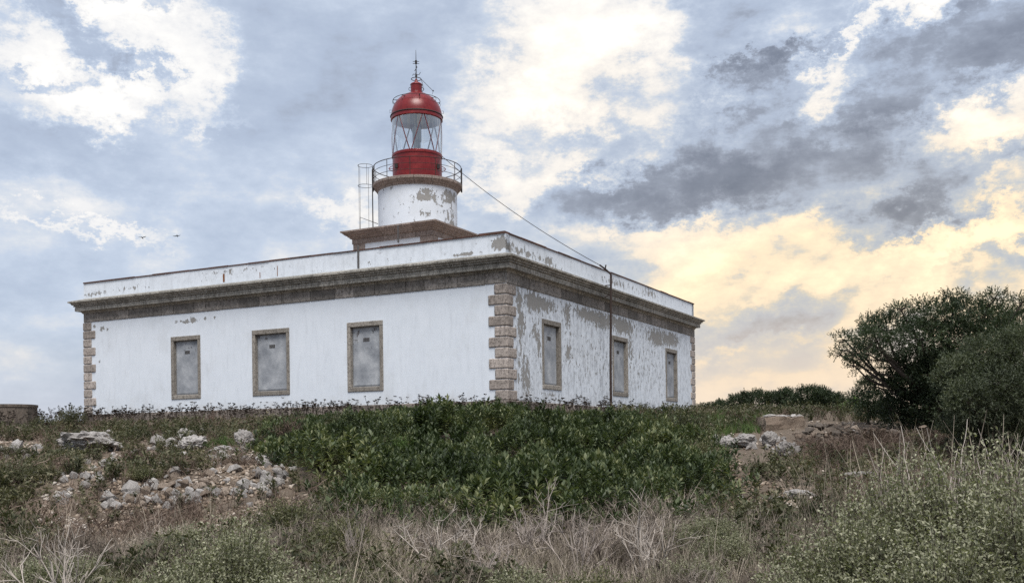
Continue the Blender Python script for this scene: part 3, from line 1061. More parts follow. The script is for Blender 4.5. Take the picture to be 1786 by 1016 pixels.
def blade_tuft(r, n, h, spread, w):
    acc = Acc()
    for i in range(n):
        a = r.uniform(0, 6.283)
        b0 = np.array([math.cos(a), math.sin(a), 0]) * r.uniform(0, .06)
        lean = r.uniform(.1, spread)
        d = np.array([math.cos(a + r.normal(0, .5)), math.sin(a + r.normal(0, .5)), 0])
        hh = h * r.uniform(.45, 1.1)
        s = np.array([-d[1], d[0], 0]) * w * r.uniform(.6, 1.2)
        p = [b0, b0 + d * lean * hh * .35 + [0, 0, hh * .55], b0 + d * lean * hh + [0, 0, hh]]
        V = [p[0] - s, p[0] + s, p[1] - s * .7, p[1] + s * .7, p[2] - s * .15, p[2] + s * .15]
        acc.add(V, [[0, 1, 3, 2], [2, 3, 5, 4]])
    return acc.arrays()


def herb(r, n, h, leaf, lw, up=.8):
    """leafy tuft of several short stems"""
    acc = Acc()
    for i in range(n):
        a = r.uniform(0, 6.283)
        d = np.array([math.cos(a), math.sin(a), 0]) * r.uniform(.05, .55)
        hh = h * r.uniform(.5, 1.1)
        k = r.integers(6, 9)
        t = np.sort(r.uniform(.15, 1, k))[:, None]
        Pp = d * t * hh + np.array([0, 0, 1]) * t * hh
        D = unit(r.normal(size=(k, 3)) * [1, 1, .5] + [0, 0, up])
        acc.add(*leaf_quads(Pp, D, leaf * r.uniform(.7, 1.2, k), lw, r))
        acc.add(*ribbon([[0, 0, 0], d * hh + [0, 0, hh]], [.004, .001]))
    return acc.arrays()


def umbel(r, h):
    """dead stalk with a few flower heads"""
    acc = Acc()
    top = np.array([r.normal(0, .08), r.normal(0, .08), h])
    acc.add(*ribbon([[0, 0, 0], top * .5 + r.normal(0, .01, 3), top], [.010, .008, .007]))
    for i in range(r.integers(2, 5)):
        t = r.uniform(.45, .9)
        a = r.uniform(0, 6.283)
        q = top * t
        e = q + np.array([math.cos(a) * .12, math.sin(a) * .12, r.uniform(.12, .24)]) * r.uniform(.7, 1.2)
        acc.add(*ribbon([q, (q + e) / 2 + [0, 0, -.01], e], [.007, .006, .006]))
        for c in ([e] if i else [e, top]):
            k = 9
            an = r.uniform(0, 6.283, k)
            D = np.stack([np.cos(an), np.sin(an), r.uniform(.2, 1.1, k)], 1)
            acc.add(*leaf_quads(np.repeat(c[None], k, 0), D, .068, .036, r))
    return acc.arrays()


def twigs(r, h, n0=5, depth=3, r0=.009, spread=.55, upw=.5, nb=(2, 4), flat=False):
    """bare branching shrub"""
    acc = Acc()

    def grow(p, d, L, rad, lev):
        k = 3 if flat else 4
        pts = [p]
        for i in range(k - 1):
            d = unit(d + r.normal(0, .13, 3) + np.array([0, 0, .04]))
            pts.append(pts[-1] + d * L / (k - 1))
        acc.add(*(ribbon if flat else tube_np)(pts, np.linspace(rad, rad * .6, k)))
        if lev < depth:
            for i in range(r.integers(*nb)):
                t = r.uniform(.45, 1)
                q = pts[min(k - 1, max(1, round(t * (k - 1))))]
                nd = unit(d + r.normal(0, spread, 3) + np.array([0, 0, upw * .3]))
                grow(q, nd, L * r.uniform(.5, .8), rad * .6, lev + 1)
    for i in range(n0):
        a = r.uniform(0, 6.283)
        grow(np.array([math.cos(a), math.sin(a), 0]) * .03, unit(np.array([math.cos(a) * spread, math.sin(a) * spread, upw + r.uniform(.3, 1)])), h * r.uniform(.38, .55), r0, 0)
    V, Fq = acc.arrays()
    V[:, 2] *= h / V[:, 2].max()
    return V, Fq


def bush(r, rad, h, nsh, per, leaf, lw, stemr=.005, lo=.3):
    """leafy shrub: many curved shoots from one root, leaves along the outer part. returns stems, foliage"""
    st, fo = Acc(), Acc()
    for i in range(nsh):
        a = r.uniform(0, 6.283)
        q = math.sqrt(r.uniform(0, 1))
        lump = 1 + .22 * math.sin(3 * a + 1.3) + .15 * math.sin(5 * a + .4)
        tip = np.array([math.cos(a) * q * rad * lump, math.sin(a) * q * rad * lump, h * (1.02 - .62 * q ** 2.2) * r.uniform(.72, 1.1)])
        mid = tip * [.55, .55, .42] + r.normal(0, .03, 3)
        t = np.linspace(0, 1, 5)[:, None]
        pts = 2 * t * (1 - t) * mid + t * t * tip
        st.add(*tube_np(pts, np.linspace(stemr, stemr * .25, 5)))
        k = max(4, int(per * r.uniform(.6, 1.3)))
        tt = r.uniform(lo, 1.02, k)[:, None]
        Pp = 2 * tt * (1 - tt) * mid + tt * tt * tip + r.normal(0, .022, (k, 3))
        D = unit(unit(tip - mid)[None] * .8 + r.normal(0, .75, (k, 3)))
        fo.add(*leaf_quads(Pp, D, leaf * r.uniform(.6, 1.25, k), lw, r))
    return st.mesh('stems'), fo.mesh('foliage')


def put_plant(name, label, cat, loc, parts, rz=0, s=1.0, group=None):
    o = empty(name, loc, rz)
    o.scale = (s, s, s) if not hasattr(s, '__len__') else s
    tag(o, label, cat, group)
    for pn, me, mt in parts:
        c = bpy.data.objects.new(pn, me)
        if not me.materials:
            me.materials.append(mt)
        link(c, o)
    return o


# ------------------------------------------------------------------ thicket in front of the building
r = np.random.default_rng(21)
n = 75000
X = r.uniform(-9, 9, n)
Y = r.uniform(14.0, 32.6, n)
Z = height(X, Y)
px, py = to_px(X, Y, Z)
THICK = [(470, 752), (560, 735), (640, 722), (900, 722), (1120, 738), (1195, 752), (1215, 790), (1225, 820), (1275, 868), (1215, 905), (1040, 925), (850, 930), (650, 925), (575, 890), (600, 850), (520, 830), (470, 790)]
edge = 26 * wav(X, Y, 1.9, 8) + 14 * wav(X, Y, 5.0, 18)
soft = r.normal(0, 20, (2, len(X)))
ok = inside(px + edge + soft[0] * 1.5, py + edge * .7 + soft[1] * .7, THICK)
# keep clear of the building
lx = (X + .131) * math.cos(YAW) - (Y - 34) * math.sin(YAW)
ly = (X + .131) * math.sin(YAW) + (Y - 34) * math.cos(YAW)
ok &= ~((ly > -.55) & (lx < .55))
ok &= (wav(X, Y, 2.2, 71) + .6 * wav(X, Y, 5.2, 72)) > -.42
ok &= Y < 28.6 + 2.6 * sst((.2 - X) / 2.5) + .8 * wav(X, Y, 1.7, 73)
rel = wav(X, Y, 7.0, 91) + .6 * wav(X, Y, 12.0, 92)
ok &= rel > -.30
X, Y, Z, py, rel = X[ok], Y[ok], Z[ok], py[ok], rel[ok]
keep = r.uniform(0, 1, len(X)) < np.clip(12500 / len(X), 0, 1)
X, Y, Z, rel = X[keep], Y[keep], Z[keep], rel[keep]
front = sst((33 - Y) / 8)
can = (.30 + .75 * wav(X, Y, 1.5, 5) + .45 * wav(X, Y, 3.6, 6)).clip(.05, 1.1) * (.30 + .70 * front) * (1 - .45 * sst((X - 1.5) / 4)) * (.25 + .75 * sst((X + 6.8) / 3.6)) + .08
can = np.minimum(can, np.maximum(1.6 + (.0275 + .009 * sst((1.0 - X) / 3) - .006 * sst((X - .5) / 3)) * Y - Z + .20 * wav(X, Y, 1.1, 19) + .12 * wav(X, Y, 3.1, 20) + r.uniform(0, .14, len(X)), .08))
can = can + .22 * rel * (.35 + .65 * front)
zz = Z + np.maximum(can, .06) * (1 - .62 * r.uniform(0, 1, len(X)) ** 1.6)
k = 15
ang = np.arange(k)[None] * 2.4 + r.uniform(0, 6.28, (len(X), 1))
tiltv = np.linspace(-.15, 1.25, k)[None] + r.normal(0, .15, (len(X), k))
lean = r.normal(0, .28, (len(X), 1, 2))
D = np.stack([np.cos(ang) * np.cos(tiltv), np.sin(ang) * np.cos(tiltv), np.sin(tiltv)], -1)
D[..., :2] += lean
base_ = np.stack([X, Y, zz], 1)[:, None] + np.stack([np.zeros((len(X), k)), np.zeros((len(X), k)), np.broadcast_to(np.linspace(-.13, .05, k), (len(X), k))], -1)
sz = (1 + .45 * wav(X, Y, 2.4, 97))[:, None] * r.uniform(.75, 1.25, (len(X), 1)) * r.uniform(.75, 1.15, (len(X), k))
# colour island per shoot: every leaf is its own island, so slow variation comes from the material
V, Fq = leaf_quads(base_.reshape(-1, 3), D.reshape(-1, 3), (.115 * sz).ravel(), (.042 * sz).ravel(), r, unit(np.cross(D, np.cross([0, 0, 1.0], D)).reshape(-1, 3) + r.normal(0, .25, (len(X) * k, 3))))
tag(mobj('shrub_thicket', np_mesh('shrub_thicket', V, [Fq]), M['thicket']), 'dense dark green leafy thicket covering the slope below the building corner', 'thicket', kind='stuff')

# ------------------------------------------------------------------ undergrowth
r = np.random.default_rng(33)
T_dry = [blade_tuft(r, 18, .36, 1.05, .0042) for _ in range(6)]
T_drytall = [blade_tuft(r, 9, .80, .45, .004) for _ in range(4)]
T_herb = [herb(r, 7, .34, .068, .027) for _ in range(5)]
T_low = [herb(r, 7, .20, .06, .029, .5) for _ in range(4)]
T_grass = [blade_tuft(r, 26, .26, .6, .005) for _ in range(5)]
T_umb = [umbel(r, r.uniform(.45, .8)) for _ in range(8)]
T_twig = [twigs(r, .36, 4, 2, .0065, .75, .4, flat=True) for _ in range(6)]


def field(n, x0, x1, y0, y1, poly=None, not_poly=(), lump=None, thr=0.0, r=r):
    X = r.uniform(x0, x1, n)
    Y = r.uniform(y0, y1, n)
    Z = height(X, Y)
    px, py = to_px(X, Y, Z)
    ok = np.abs(X) < .56 * Y + 1.5
    if poly is not None:
        ok &= inside(px, py, poly)
    for q in not_poly:
        ok &= ~inside(px, py, q)
    lx = (X + .131) * math.cos(YAW) - (Y - 34) * math.sin(YAW)
    ly = (X + .131) * math.sin(YAW) + (Y - 34) * math.cos(YAW)
    ok &= ~((ly > -.12) & (lx < .12) & (lx > -LX - .1) & (ly < WY + .1))
    if lump is not None:
        ok &= wav(X, Y, lump[0], lump[1]) > thr
    return np.stack([X, Y, Z - .02], 1)[ok]


RUB1 = [(150, 880), (200, 842), (330, 838), (420, 800), (470, 765), (505, 790), (505, 850), (430, 872), (330, 885), (200, 905)]
RUB2 = [(85, 868), (150, 815), (200, 790), (215, 815), (170, 845), (120, 885)]
FRONT = [(60, 985), (70, 880), (150, 905), (330, 895), (430, 880), (520, 860), (540, 900), (430, 935), (200, 960)]
RUB3 = [(-60, 772), (75, 770), (75, 800), (-60, 800)]
CLEAR = [(1318, 733), (1575, 738), (1575, 784), (1405, 790), (1400, 808), (1238, 806), (1240, 758), (1318, 752)]
PATH = [(1230, 800), (1290, 795), (1300, 840), (1420, 850), (1430, 885), (1270, 885), (1225, 850)]
fg = [T for T in (field(4200, -9.5, 9.5, 6.3, 14.2, None, [PATH], (1.3, 40), -.12), field(2300, -9, 9, 9.5, 16.6, [(480, 1100), (520, 900), (700, 905), (1280, 870), (1420, 890), (1420, 1100)], (), (1.6, 41), -.2))]
acc = scatter(T_dry, np.concatenate(fg), r, .6, 1.2, .2)
a2 = scatter(T_drytall, field(520, -9, 9, 8.0, 16.0, None, [PATH], (1.4, 42), 0.0), r, .5, 1.1, .25)
acc.add(*a2.arrays())
xs_, ys_ = r.uniform(3.2, 6.0, 120), r.uniform(9.3, 11.0, 120)      # tall straw behind the right hand shrubs
acc.add(*scatter(T_drytall, np.stack([xs_, ys_, height(xs_, ys_)], 1), r, 1.45, 2.15, .08).arrays())
tag(mobj('dry_grass', acc.mesh('dry_grass'), M['dry']), 'dry greyish brown grass and dead stalks across the foreground', 'dry grass', kind='stuff')
acc = scatter(T_twig, np.concatenate([field(1300, -9, 9, 7.5, 15, None, [PATH], (1.3, 43), -.2), field(2600, -6, 7, 10, 17, [(480, 1000), (500, 890), (1250, 890), (1330, 1000)])]), r, .6, 1.35, .2)
tag(mobj('dry_twigs', acc.mesh('dry_twigs'), M['drytwig']), 'pale greyish dead twigs in front of the thicket', 'twigs', kind='stuff')
acc = scatter(T_twig, np.concatenate([field(3400, -24, -1.5, 14.5, 33, None, [THICK, RUB1, RUB2, RUB3], (1.1, 50), -.1), field(520, -12, -1.5, 14.5, 26, RUB1), field(260, -16, -5, 14.5, 26, RUB2), field(2600, 3, 20, 15, 30, None, [THICK, PATH, CLEAR], (1.1, 51), -.1), field(70, 4, 14, 18, 30, CLEAR), field(900, -12, -1, 13, 20, FRONT), np.repeat(field(420, 5, 14, 15, 30, [(1400, 775), (1660, 765), (1660, 835), (1420, 835)]), 2, 0)]), r, .6, 1.35, .2)
tag(mobj('dead_brushwood', acc.mesh('dead_brushwood'), M['brown']), 'dark brown tangle of dead twigs on the slope', 'brushwood', kind='stuff')
acc = scatter(T_herb, np.concatenate([field(2300, -9.5, 9.5, 6.3, 15.5, None, [PATH], (1.2, 44), -.02), field(6200, -28, -1.5, 15.0, 31, None, [RUB1, RUB2, RUB3, FRONT, THICK], (.8, 46), -.2),
                                      field(4200, 3, 24, 14.5, 32, None, [PATH, THICK, CLEAR], (.9, 47), -.25)]), r, .65, 1.4, .15)
acc.add(*scatter(T_low, np.concatenate([field(2600, -30, 26, 15.5, 31, None, [THICK, PATH, RUB1, RUB2, RUB3, CLEAR], (1.3, 48), .0), field(90, -12, -1, 15, 26, RUB1), field(2600, -34, 30, 30, 56, None, [THICK])]), r, .6, 1.3).arrays())
acc.add(*scatter(T_low, field(260, 2, 8, 14, 24, PATH), r, .4, .9).arrays())
tag(mobj('low_herbs', acc.mesh('low_herbs'), M['herb']), 'low olive and brown herbs growing over the slope', 'herbs', kind='stuff')
acc = scatter(T_dry, np.concatenate([field(2300, -26, -1, 14, 31, None, [RUB1, RUB2, RUB3, FRONT, THICK], (.9, 52), -.1), field(2300, 3.5, 25, 14, 32, None, [THICK, PATH, CLEAR], (1.0, 53), -.15), field(110, 2, 8, 14, 24, PATH)]), r, .5, .95, .2)
tag(mobj('slope_grass', acc.mesh('slope_grass'), M['dry']), 'thin tufts of dry grass scattered up the slope', 'dry grass', kind='stuff')
acc = scatter(T_grass, np.concatenate([field(6500, 4, 15, 22, 45, [(1150, 735), (1210, 722), (1345, 728), (1350, 752), (1270, 765), (1180, 760)]), field(260, 3.5, 6.5, 17, 27, [(1225, 770), (1280, 770), (1270, 800), (1230, 800)])]), r, .7, 1.2, .2)
tag(mobj('green_grass', acc.mesh('green_grass'), M['grass']), 'fresh green grass patch on the crest right of the building', 'grass', kind='stuff')
# dead flower stalks standing along the foot of the walls
cr = [field(1500, -24, 1, 29, 43.5, None, (), (1.2, 60), .05)]
u = r.uniform(-LX - 3, .5, 520)
v = -r.uniform(.3, 2.6, 520)
cx_ = -.131 + u * math.cos(YAW) + v * math.sin(YAW)
cy_ = 34 - u * math.sin(YAW) + v * math.cos(YAW)
cr.append(np.stack([cx_, cy_, height(cx_, cy_)], 1))
u = r.uniform(.3, 2.2, 330)
v = r.uniform(-1, WY + 2, 330)
cx_ = -.131 + u * math.cos(YAW) + v * math.sin(YAW)
cy_ = 34 - u * math.sin(YAW) + v * math.cos(YAW)
cr.append(np.stack([cx_, cy_, height(cx_, cy_)], 1))
acc = scatter(T_umb, np.concatenate(cr), r, .42, 1.0, .12)
tag(mobj('dead_flower_stalks', acc.mesh('dead_flower_stalks'), M['umbel']), 'dark dead flower stalks standing along the foot of the white walls', 'stalks', kind='stuff')
# dark leafy fringe under them
u = r.uniform(-LX - 6, .3, 1150)
v = -r.uniform(.25, 3.4, 1150)
cx_ = -.131 + u * math.cos(YAW) + v * math.sin(YAW)
cy_ = 34 - u * math.sin(YAW) + v * math.cos(YAW)
p1 = np.stack([cx_, cy_, height(cx_, cy_) - .03], 1)
u = r.uniform(.25, 3.0, 600)
v = r.uniform(-1, WY + 6, 600)
cx_ = -.131 + u * math.cos(YAW) + v * math.sin(YAW)
cy_ = 34 - u * math.sin(YAW) + v * math.cos(YAW)
p2 = np.stack([cx_, cy_, height(cx_, cy_) - .03], 1)
acc = scatter(T_herb, p1, r, .35, .72, .15)
acc.add(*scatter(T_herb, p2, r, .22, .5, .15).arrays())
acc.add(*scatter(T_herb, field(420, -1, 9, 27.5, 34, [(900, 700), (1240, 715), (1240, 760), (880, 760)]), r, .3, .7, .15).arrays())
tag(mobj('wall_foot_herbs', acc.mesh('wall_foot_herbs'), M['herb']), 'dark leafy herbs growing along the crest before the plinth', 'herbs', kind='stuff')

# ------------------------------------------------------------------ rocks
r = np.random.default_rng(5)


def hull_rock(seed, pts=18, flat=.75):
    q = np.random.default_rng(seed)
    bm = bmesh.new()
    d = unit(q.normal(size=(pts, 3))) * q.uniform(.75, 1.05, (pts, 1)) * [1, .85, flat]
    for p in d:
        bm.verts.new(p)
    res = bmesh.ops.convex_hull(bm, input=bm.verts)
    loose = [v for v in bm.verts if not v.link_faces]
    bmesh.ops.delete(bm, geom=loose, context='VERTS')
    bmesh.ops.recalc_face_normals(bm, faces=bm.faces)
    me = bpy.data.meshes.new('rock')
    bm.to_mesh(me)
    bm.free()
    return me


def rough_rock(seed, flat=.6, amp=.30, sub=4):
    bm = bmesh.new()
    bmesh.ops.create_icosphere(bm, subdivisions=sub, radius=1)
    off = Vector((seed * 3.7, seed * 1.9, seed * .7))
    for v in bm.verts:
        p = v.co.copy()
        d = 1 + amp * 1.3 * mnoise.noise(p * 1.3 + off) - amp * 1.0 * abs(mnoise.noise(p * 2.6 + off)) + amp * .9 * abs(mnoise.noise(p * 5.5 + off)) + amp * .4 * mnoise.noise(p * 11 + off)
        v.co = p * d
        v.co.z *= flat
    me = bpy.data.meshes.new('rock')
    bm.to_mesh(me)
    bm.free()
    return me


HULL = [hull_rock(100 + i, 16 + i % 4 * 2, (.6, .75, .9, .5)[i % 4]) for i in range(10)]
ROUGH = [rough_rock(i + 1, (.6, .5, .75)[i % 3]) for i in range(6)]
for me in HULL:
    me.materials.append(M['lime'])
for me in ROUGH:
    me.materials.append(M['lime'])
HULLT = []
for me in HULL:
    c = me.copy()
    c.materials.clear()
    c.materials.append(M['tanrock'])
    HULLT.append(c)


def rock(me, px, py, wpx, hpx, label, group=None, name='rock', rz=None, tilt=0.0, depth=None, sink=.25, parent=None):
    if px < 520:
        wpx, hpx = wpx * 1.18, hpx * 1.25
    p = ground_px(px, py + hpx * .4)[0] if depth is None else np.array(at(px, py + hpx * .4, depth))
    k = p[1] / FPX
    o = bpy.data.objects.new(name, me)
    sx, sz_ = wpx * k * .5, hpx * k * .5
    mz = max(abs(v.co.z) for v in me.vertices)
    o.scale = (sx, sx * random.uniform(.7, 1.0), sz_ / mz)
    o.location = (p[0], p[1], p[2] + sz_ * (1 - sink))
    o.rotation_euler = (random.uniform(-.15, .15), tilt + random.uniform(-.1, .1), random.uniform(-.6, .6) if rz is None else rz)
    link(o, parent)
    if parent is None:
        tag(o, label, 'rock', group)
    return o


rock(ROUGH[0], 158, 770, 95, 34, 'big pale lichened boulder below the left end of the building', name='boulder')
rock(ROUGH[1], 128, 785, 50, 20, 'lower pale boulder leaning against the big lichened one on the left', name='boulder')
rock(ROUGH[2], 337, 773, 44, 26, 'large rounded white stone at the right of the small heap under the left window', name='boulder')
LB = 'pale stone in the small heap under the leftmost front window'
for x, y, w, h in ((275, 768, 24, 18), (297, 770, 26, 16), (312, 764, 24, 13), (289, 758, 18, 12), (318, 753, 30, 12), (333, 757, 22, 12), (352, 755, 16, 16), (356, 765, 12, 10), (303, 780, 18, 9), (270, 780, 14, 8)):
    rock(HULL[random.randrange(10)], x, y, w, h, LB, 'stones of the heap under the left window')
rock(ROUGH[2], 427, 766, 26, 34, 'grey brown slab leaning upright on the slope left of the thicket', name='rock_slab', tilt=-.7, rz=.3)
rock(HULL[3], 228, 852, 36, 22, 'pointed white slab lying on the rubble bank', name='rock_slab', tilt=.35, rz=0)
rock(HULL[7], 185, 866, 46, 18, 'flat white slab at the left end of the rubble bank', name='rock_slab', rz=0)
rock(HULL[1], 305, 824, 20, 16, 'single pale stone standing above the rubble bank')
rock(HULL[2], 325, 818, 12, 10, 'small pale stone just right of the single one above the bank')
rock(HULL[5], 273, 844, 18, 7, 'thin flat stone on top of the rubble bank beside the pointed slab')
rock(ROUGH[5], 392, 786, 40, 18, 'broad tan rock half buried beside the leaning slab', name='boulder')
rock(HULL[4], 365, 800, 30, 12, 'low flat pale rock below the broad tan one', name='rock_slab')
LB = 'pale stone lying loose on the long rubble bank at the left'
q = np.random.default_rng(3)
for i in range(120):
    t = q.uniform(0, 1)
    x = 190 + 300 * t + q.normal(0, 8)
    y = 872 - 26 * t + q.normal(0, 9)
    s = q.uniform(7, 23) 
    rock((HULL if q.uniform() < .6 else HULLT)[q.integers(0, 10)], x, y, s, s * q.uniform(.5, .85), LB, 'loose stones of the rubble bank')
LB = 'stone in the tumbled heap at the left edge of the dark thicket'
for i in range(34):
    x, y = q.normal(480, 17), q.uniform(775, 840)
    s = q.uniform(9, 24)
    rock((HULL if q.uniform() < .7 else HULLT)[q.integers(0, 10)], x, y, s, s * q.uniform(.6, .9), LB, 'stones tumbled beside the thicket')
LB = 'small pale stone in the scree strip running down the left slope'
for i in range(26):
    t = q.uniform(0, 1)
    x = 195 - 95 * t + q.normal(0, 15)
    y = 795 + 75 * t + q.normal(0, 8)
    s = q.uniform(10, 18)
    rock(HULL[q.integers(0, 10)], x, y, s, s * q.uniform(.6, .85), LB, 'stones of the left scree strip')
LB = 'whitish stone in the rubble at the far left edge'
for i in range(22):
    x, y = q.uniform(-25, 72), q.uniform(776, 795)
    s = q.uniform(10, 20)
    rock(HULL[q.integers(0, 10)], x, y, s, s * q.uniform(.6, .85), LB, 'stones of the far left rubble')
LB = 'half buried grey stone among the scrub of the left slope'
for i in range(95):
    x = q.uniform(-20, 490)
    y = 815 + .04 * (x - 240) + q.normal(0, 24)
    s = q.uniform(9, 26)
    rock((HULL if q.uniform() < .75 else HULLT)[q.integers(0, 10)], x, y, s, s * q.uniform(.5, .8), LB, 'half buried stones of the left slope', sink=.55)
# right side
rock(ROUGH[3], 1300, 768, 40, 28, 'jagged white rock at the top of the path on the right', name='boulder', rz=.2)
rock(ROUGH[4], 1342, 764, 30, 32, 'taller jagged white rock beside the stone block', name='boulder')
rock(ROUGH[5], 1370, 782, 30, 32, 'dark streaked white rock right of the jagged ones', name='boulder')
rock(ROUGH[1], 1270, 770, 34, 22, 'low white rock at the left of the jagged rocks', name='boulder')
rock(HULL[6], 1183, 742, 13, 8, 'lone pale stone in the green grass by the pole')
rock(ROUGH[0], 1395, 862, 52, 18, 'flat pale rock slab lying in the path', name='rock_slab')
rock(ROUGH[2], 1350, 868, 44, 10, 'low tan outcrop in the path left of the flat slab', name='rock_slab')
rock(ROUGH[4], 1497, 830, 56, 18, 'pale stony ledge just behind the big right hand bush', name='rock_slab')
rock(HULL[8], 1292, 866, 14, 7, 'little white stone at the foot of the thicket by the path')
LB = 'small angular white stone in the rubble beside the jagged rocks on the right'
for i in range(34):
    x = q.uniform(1245, 1392)
    y = 768 + (x - 1245) * .12 + q.normal(0, 9)
    s = q.uniform(9, 22)
    rock(HULL[q.integers(0, 10)], x, y, s, s * q.uniform(.6, .95), LB, 'white rubble stones right of the building')
# small stones too many to count
gp = [field(20000, -16, -1, 15.5, 24, RUB1), field(9000, -16, -5, 15, 26, RUB2), field(9000, -22, -8, 18, 30, RUB3), field(3000, 3, 7, 14.5, 25, PATH), field(14000, -12, -1, 13, 20, FRONT), field(7000, -13, -1, 15, 27, [(60, 880), (150, 800), (480, 770), (520, 850), (300, 900)]), field(2500, -24, -1, 14, 32, None, [THICK]), field(1500, 3, 18, 14, 30, None, [THICK])]
tm = []
for me in [hull_rock(300 + i, 9, .7) for i in range(5)]:
    Vv = np.empty(len(me.vertices) * 3)
    me.vertices.foreach_get('co', Vv)
    tm.append((Vv.reshape(-1, 3) * .052, np.array([list(p.vertices) for p in me.polygons])))
pos = np.concatenate(gp)
pos[:, 2] += .03
acc = scatter(tm, pos, r, .4, 1.5, .3)
tag(mobj('gravel', acc.mesh('gravel'), M['gravel']), 'tan and white rubble gravel spilling down the left bank', 'gravel', kind='stuff')

# ruined block of masonry and dry stone wall on the right crest
p = ground_px(1370, 748)[0]
sw = empty('masonry_block', (p[0], p[1], p[2]), .1)
tag(sw, 'low tan masonry block on the crest above the jagged white rocks', 'masonry')
k_ = p[1] / FPX
b = MB()
b.box((-36 * k_, 0, -.25), (34 * k_, .7, 21 * k_))
bl = b.build('masonry', M['tanrock'], sw)
bm = bmesh.new()
bm.from_mesh(bl.data)
bmesh.ops.subdivide_edges(bm, edges=bm.edges, cuts=5, use_grid_fill=True)
for v in bm.verts:
    v.co += Vector((mnoise.noise(v.co * 4), mnoise.noise(v.co * 4 + Vector((9, 0, 0))), mnoise.noise(v.co * 4 + Vector((0, 9, 0))))) * .06
bm.to_mesh(bl.data)
bm.free()
for i in range(7):
    o = bpy.data.objects.new('cap_stone', HULL[i])
    s = random.uniform(.09, .16)
    o.scale = (s * 1.3, s, s * .6)
    o.location = ((-30 + i * 10.5) * k_, .25, 21 * k_ + .03)
    o.rotation_euler = (0, 0, random.uniform(0, 3))
    link(o, sw)
p = ground_px(1400, 772)[0]
dw = empty('dry_stone_wall', (p[0], p[1] + .3, p[2]), .12)
tag(dw, 'tumbled dry stone wall on the right crest before the dark tree', 'stone wall')
q = np.random.default_rng(9)
HULLW = []
for me in HULL:
    c = me.copy()
    c.materials.clear()
    c.materials.append(M['wallstone'])
    HULLW.append(c)
for row in range(5):
    x = -.1
    while x < 3.6:
        w = q.uniform(.10, .25)
        wy, wz = q.uniform(.16, .26), q.uniform(.065, .11)
        if row < 3 or q.uniform() < .5:
            o = bpy.data.objects.new('stone', (HULLT if q.uniform() < .2 else HULLW)[q.integers(0, 10)])
            o.scale = (w * .62, wy * .8, wz)
            wx = p[0] + x
            o.location = (x + w / 2, q.normal(0, .06), float(height(wx, p[1] + .3)) - p[2] + row * .092 + .02 + q.normal(0, .012))
            o.rotation_euler = (q.normal(0, .15), q.normal(0, .12), q.normal(0, .3))
            link(o, dw)
        x += w

# ------------------------------------------------------------------ concrete cistern at the far left
c0 = at(17, 742, 41.0)
zg = float(height(c0.x, 41))
ci = empty('cistern', (c0.x, 41.0, zg))
tag(ci, 'round stained concrete cistern on a low wall at the far left', 'cistern')
b = MB()
z0, z1 = c0.z - zg, c0.z - zg + .84
b.lathe([(.001, z0 - .5), (1.02, z0 - .5), (1.02, z1 - .12), (1.05, z1 - .11), (1.05, z1 - .01), (.98, z1), (.80, z1 - .01), (.80, z0), (.001, z0)], 40)
b.build('tank', M['concrete'], ci)
for i in range(6):
    b = MB()
    x0_ = -4.2 + i * 1.08
    b.box((x0_, -1.25, -.6), (x0_ + 1.07, .9, z0 - .012 * (i % 2)))
    b.build('base_slab', M['concrete'], ci, bevel=.02)

# ------------------------------------------------------------------ pole and cable
pb = at(1066, 727, 40.5)
zg = float(height(pb.x, 40.5))
po = empty('pole', (pb.x, pb.y, zg))
tag(po, 'thin rusty iron pole standing against the weathered right wall', 'pole')
tp = at(1065.5, 478, 40.5)
b = MB()
b.tube([(0, 0, -.3), (0, 0, 2), (tp.x - pb.x, 0, tp.z - zg - .15), (tp.x - pb.x, 0, tp.z - zg)], [.055, .05, .042, .042], 8)
b.build('post', M['rustpole'], po)
e = at(1046, 462, 40.3)
b = MB()
b.tube([(tp.x - pb.x, 0, tp.z - zg), ((e.x - pb.x) * .4 + (tp.x - pb.x) * .6, -.05, (e.z - zg) * .4 + (tp.z - zg) * .6 + .03), (e.x - pb.x, e.y - pb.y, e.z - zg)], .034, 6)
b.build('arm', M['rustpole'], po)
hk = at(1057, 464, 40.35)
b = MB()
b.tube([((e.x + tp.x) / 2 - pb.x, -.1, (e.z + tp.z) / 2 - zg + .05), (hk.x - pb.x, -.12, hk.z - zg + .06)], .028, 5)
b.build('hook', M['rustpole'], po)
for yy in (705, 497, 512):
    q1 = at(1066, yy, 40.5)
    b = MB()
    n_ = Vector((math.cos(YAW), -math.sin(YAW), 0))
    en = Vector((-n_.x * .62, -n_.y * .62, 0)) if yy == 705 else Vector((-n_.x * .2, -n_.y * .2, -.12 if yy == 512 else 0))
    b.tube([(0.04, 0, q1.z - zg), (en.x, en.y, q1.z - zg + en.z)], .022, 5)
    b.build('wall_bracket', M['rustpole'], po)
lp = LH.matrix_world if False else None
cl = MB()
rot = Matrix.Rotation(-YAW, 4, 'Z')
s0 = rot @ Vector(pol(1.17, 86, 15.08)) + Vector((-.131, 34.0, ZB))
s1 = Vector(e)
pts = []
for i in range(25):
    t = i / 24
    q1 = s0.lerp(s1, t)
    q1.z -= .55 * 4 * t * (1 - t) * .5
    pts.append(tuple(q1))
cl.tube(pts, .014, 5)
tag(cl.build('cable', M['iron'], None, fix=False), 'thin dark cable strung from the red lantern to the top of the pole', 'cable')

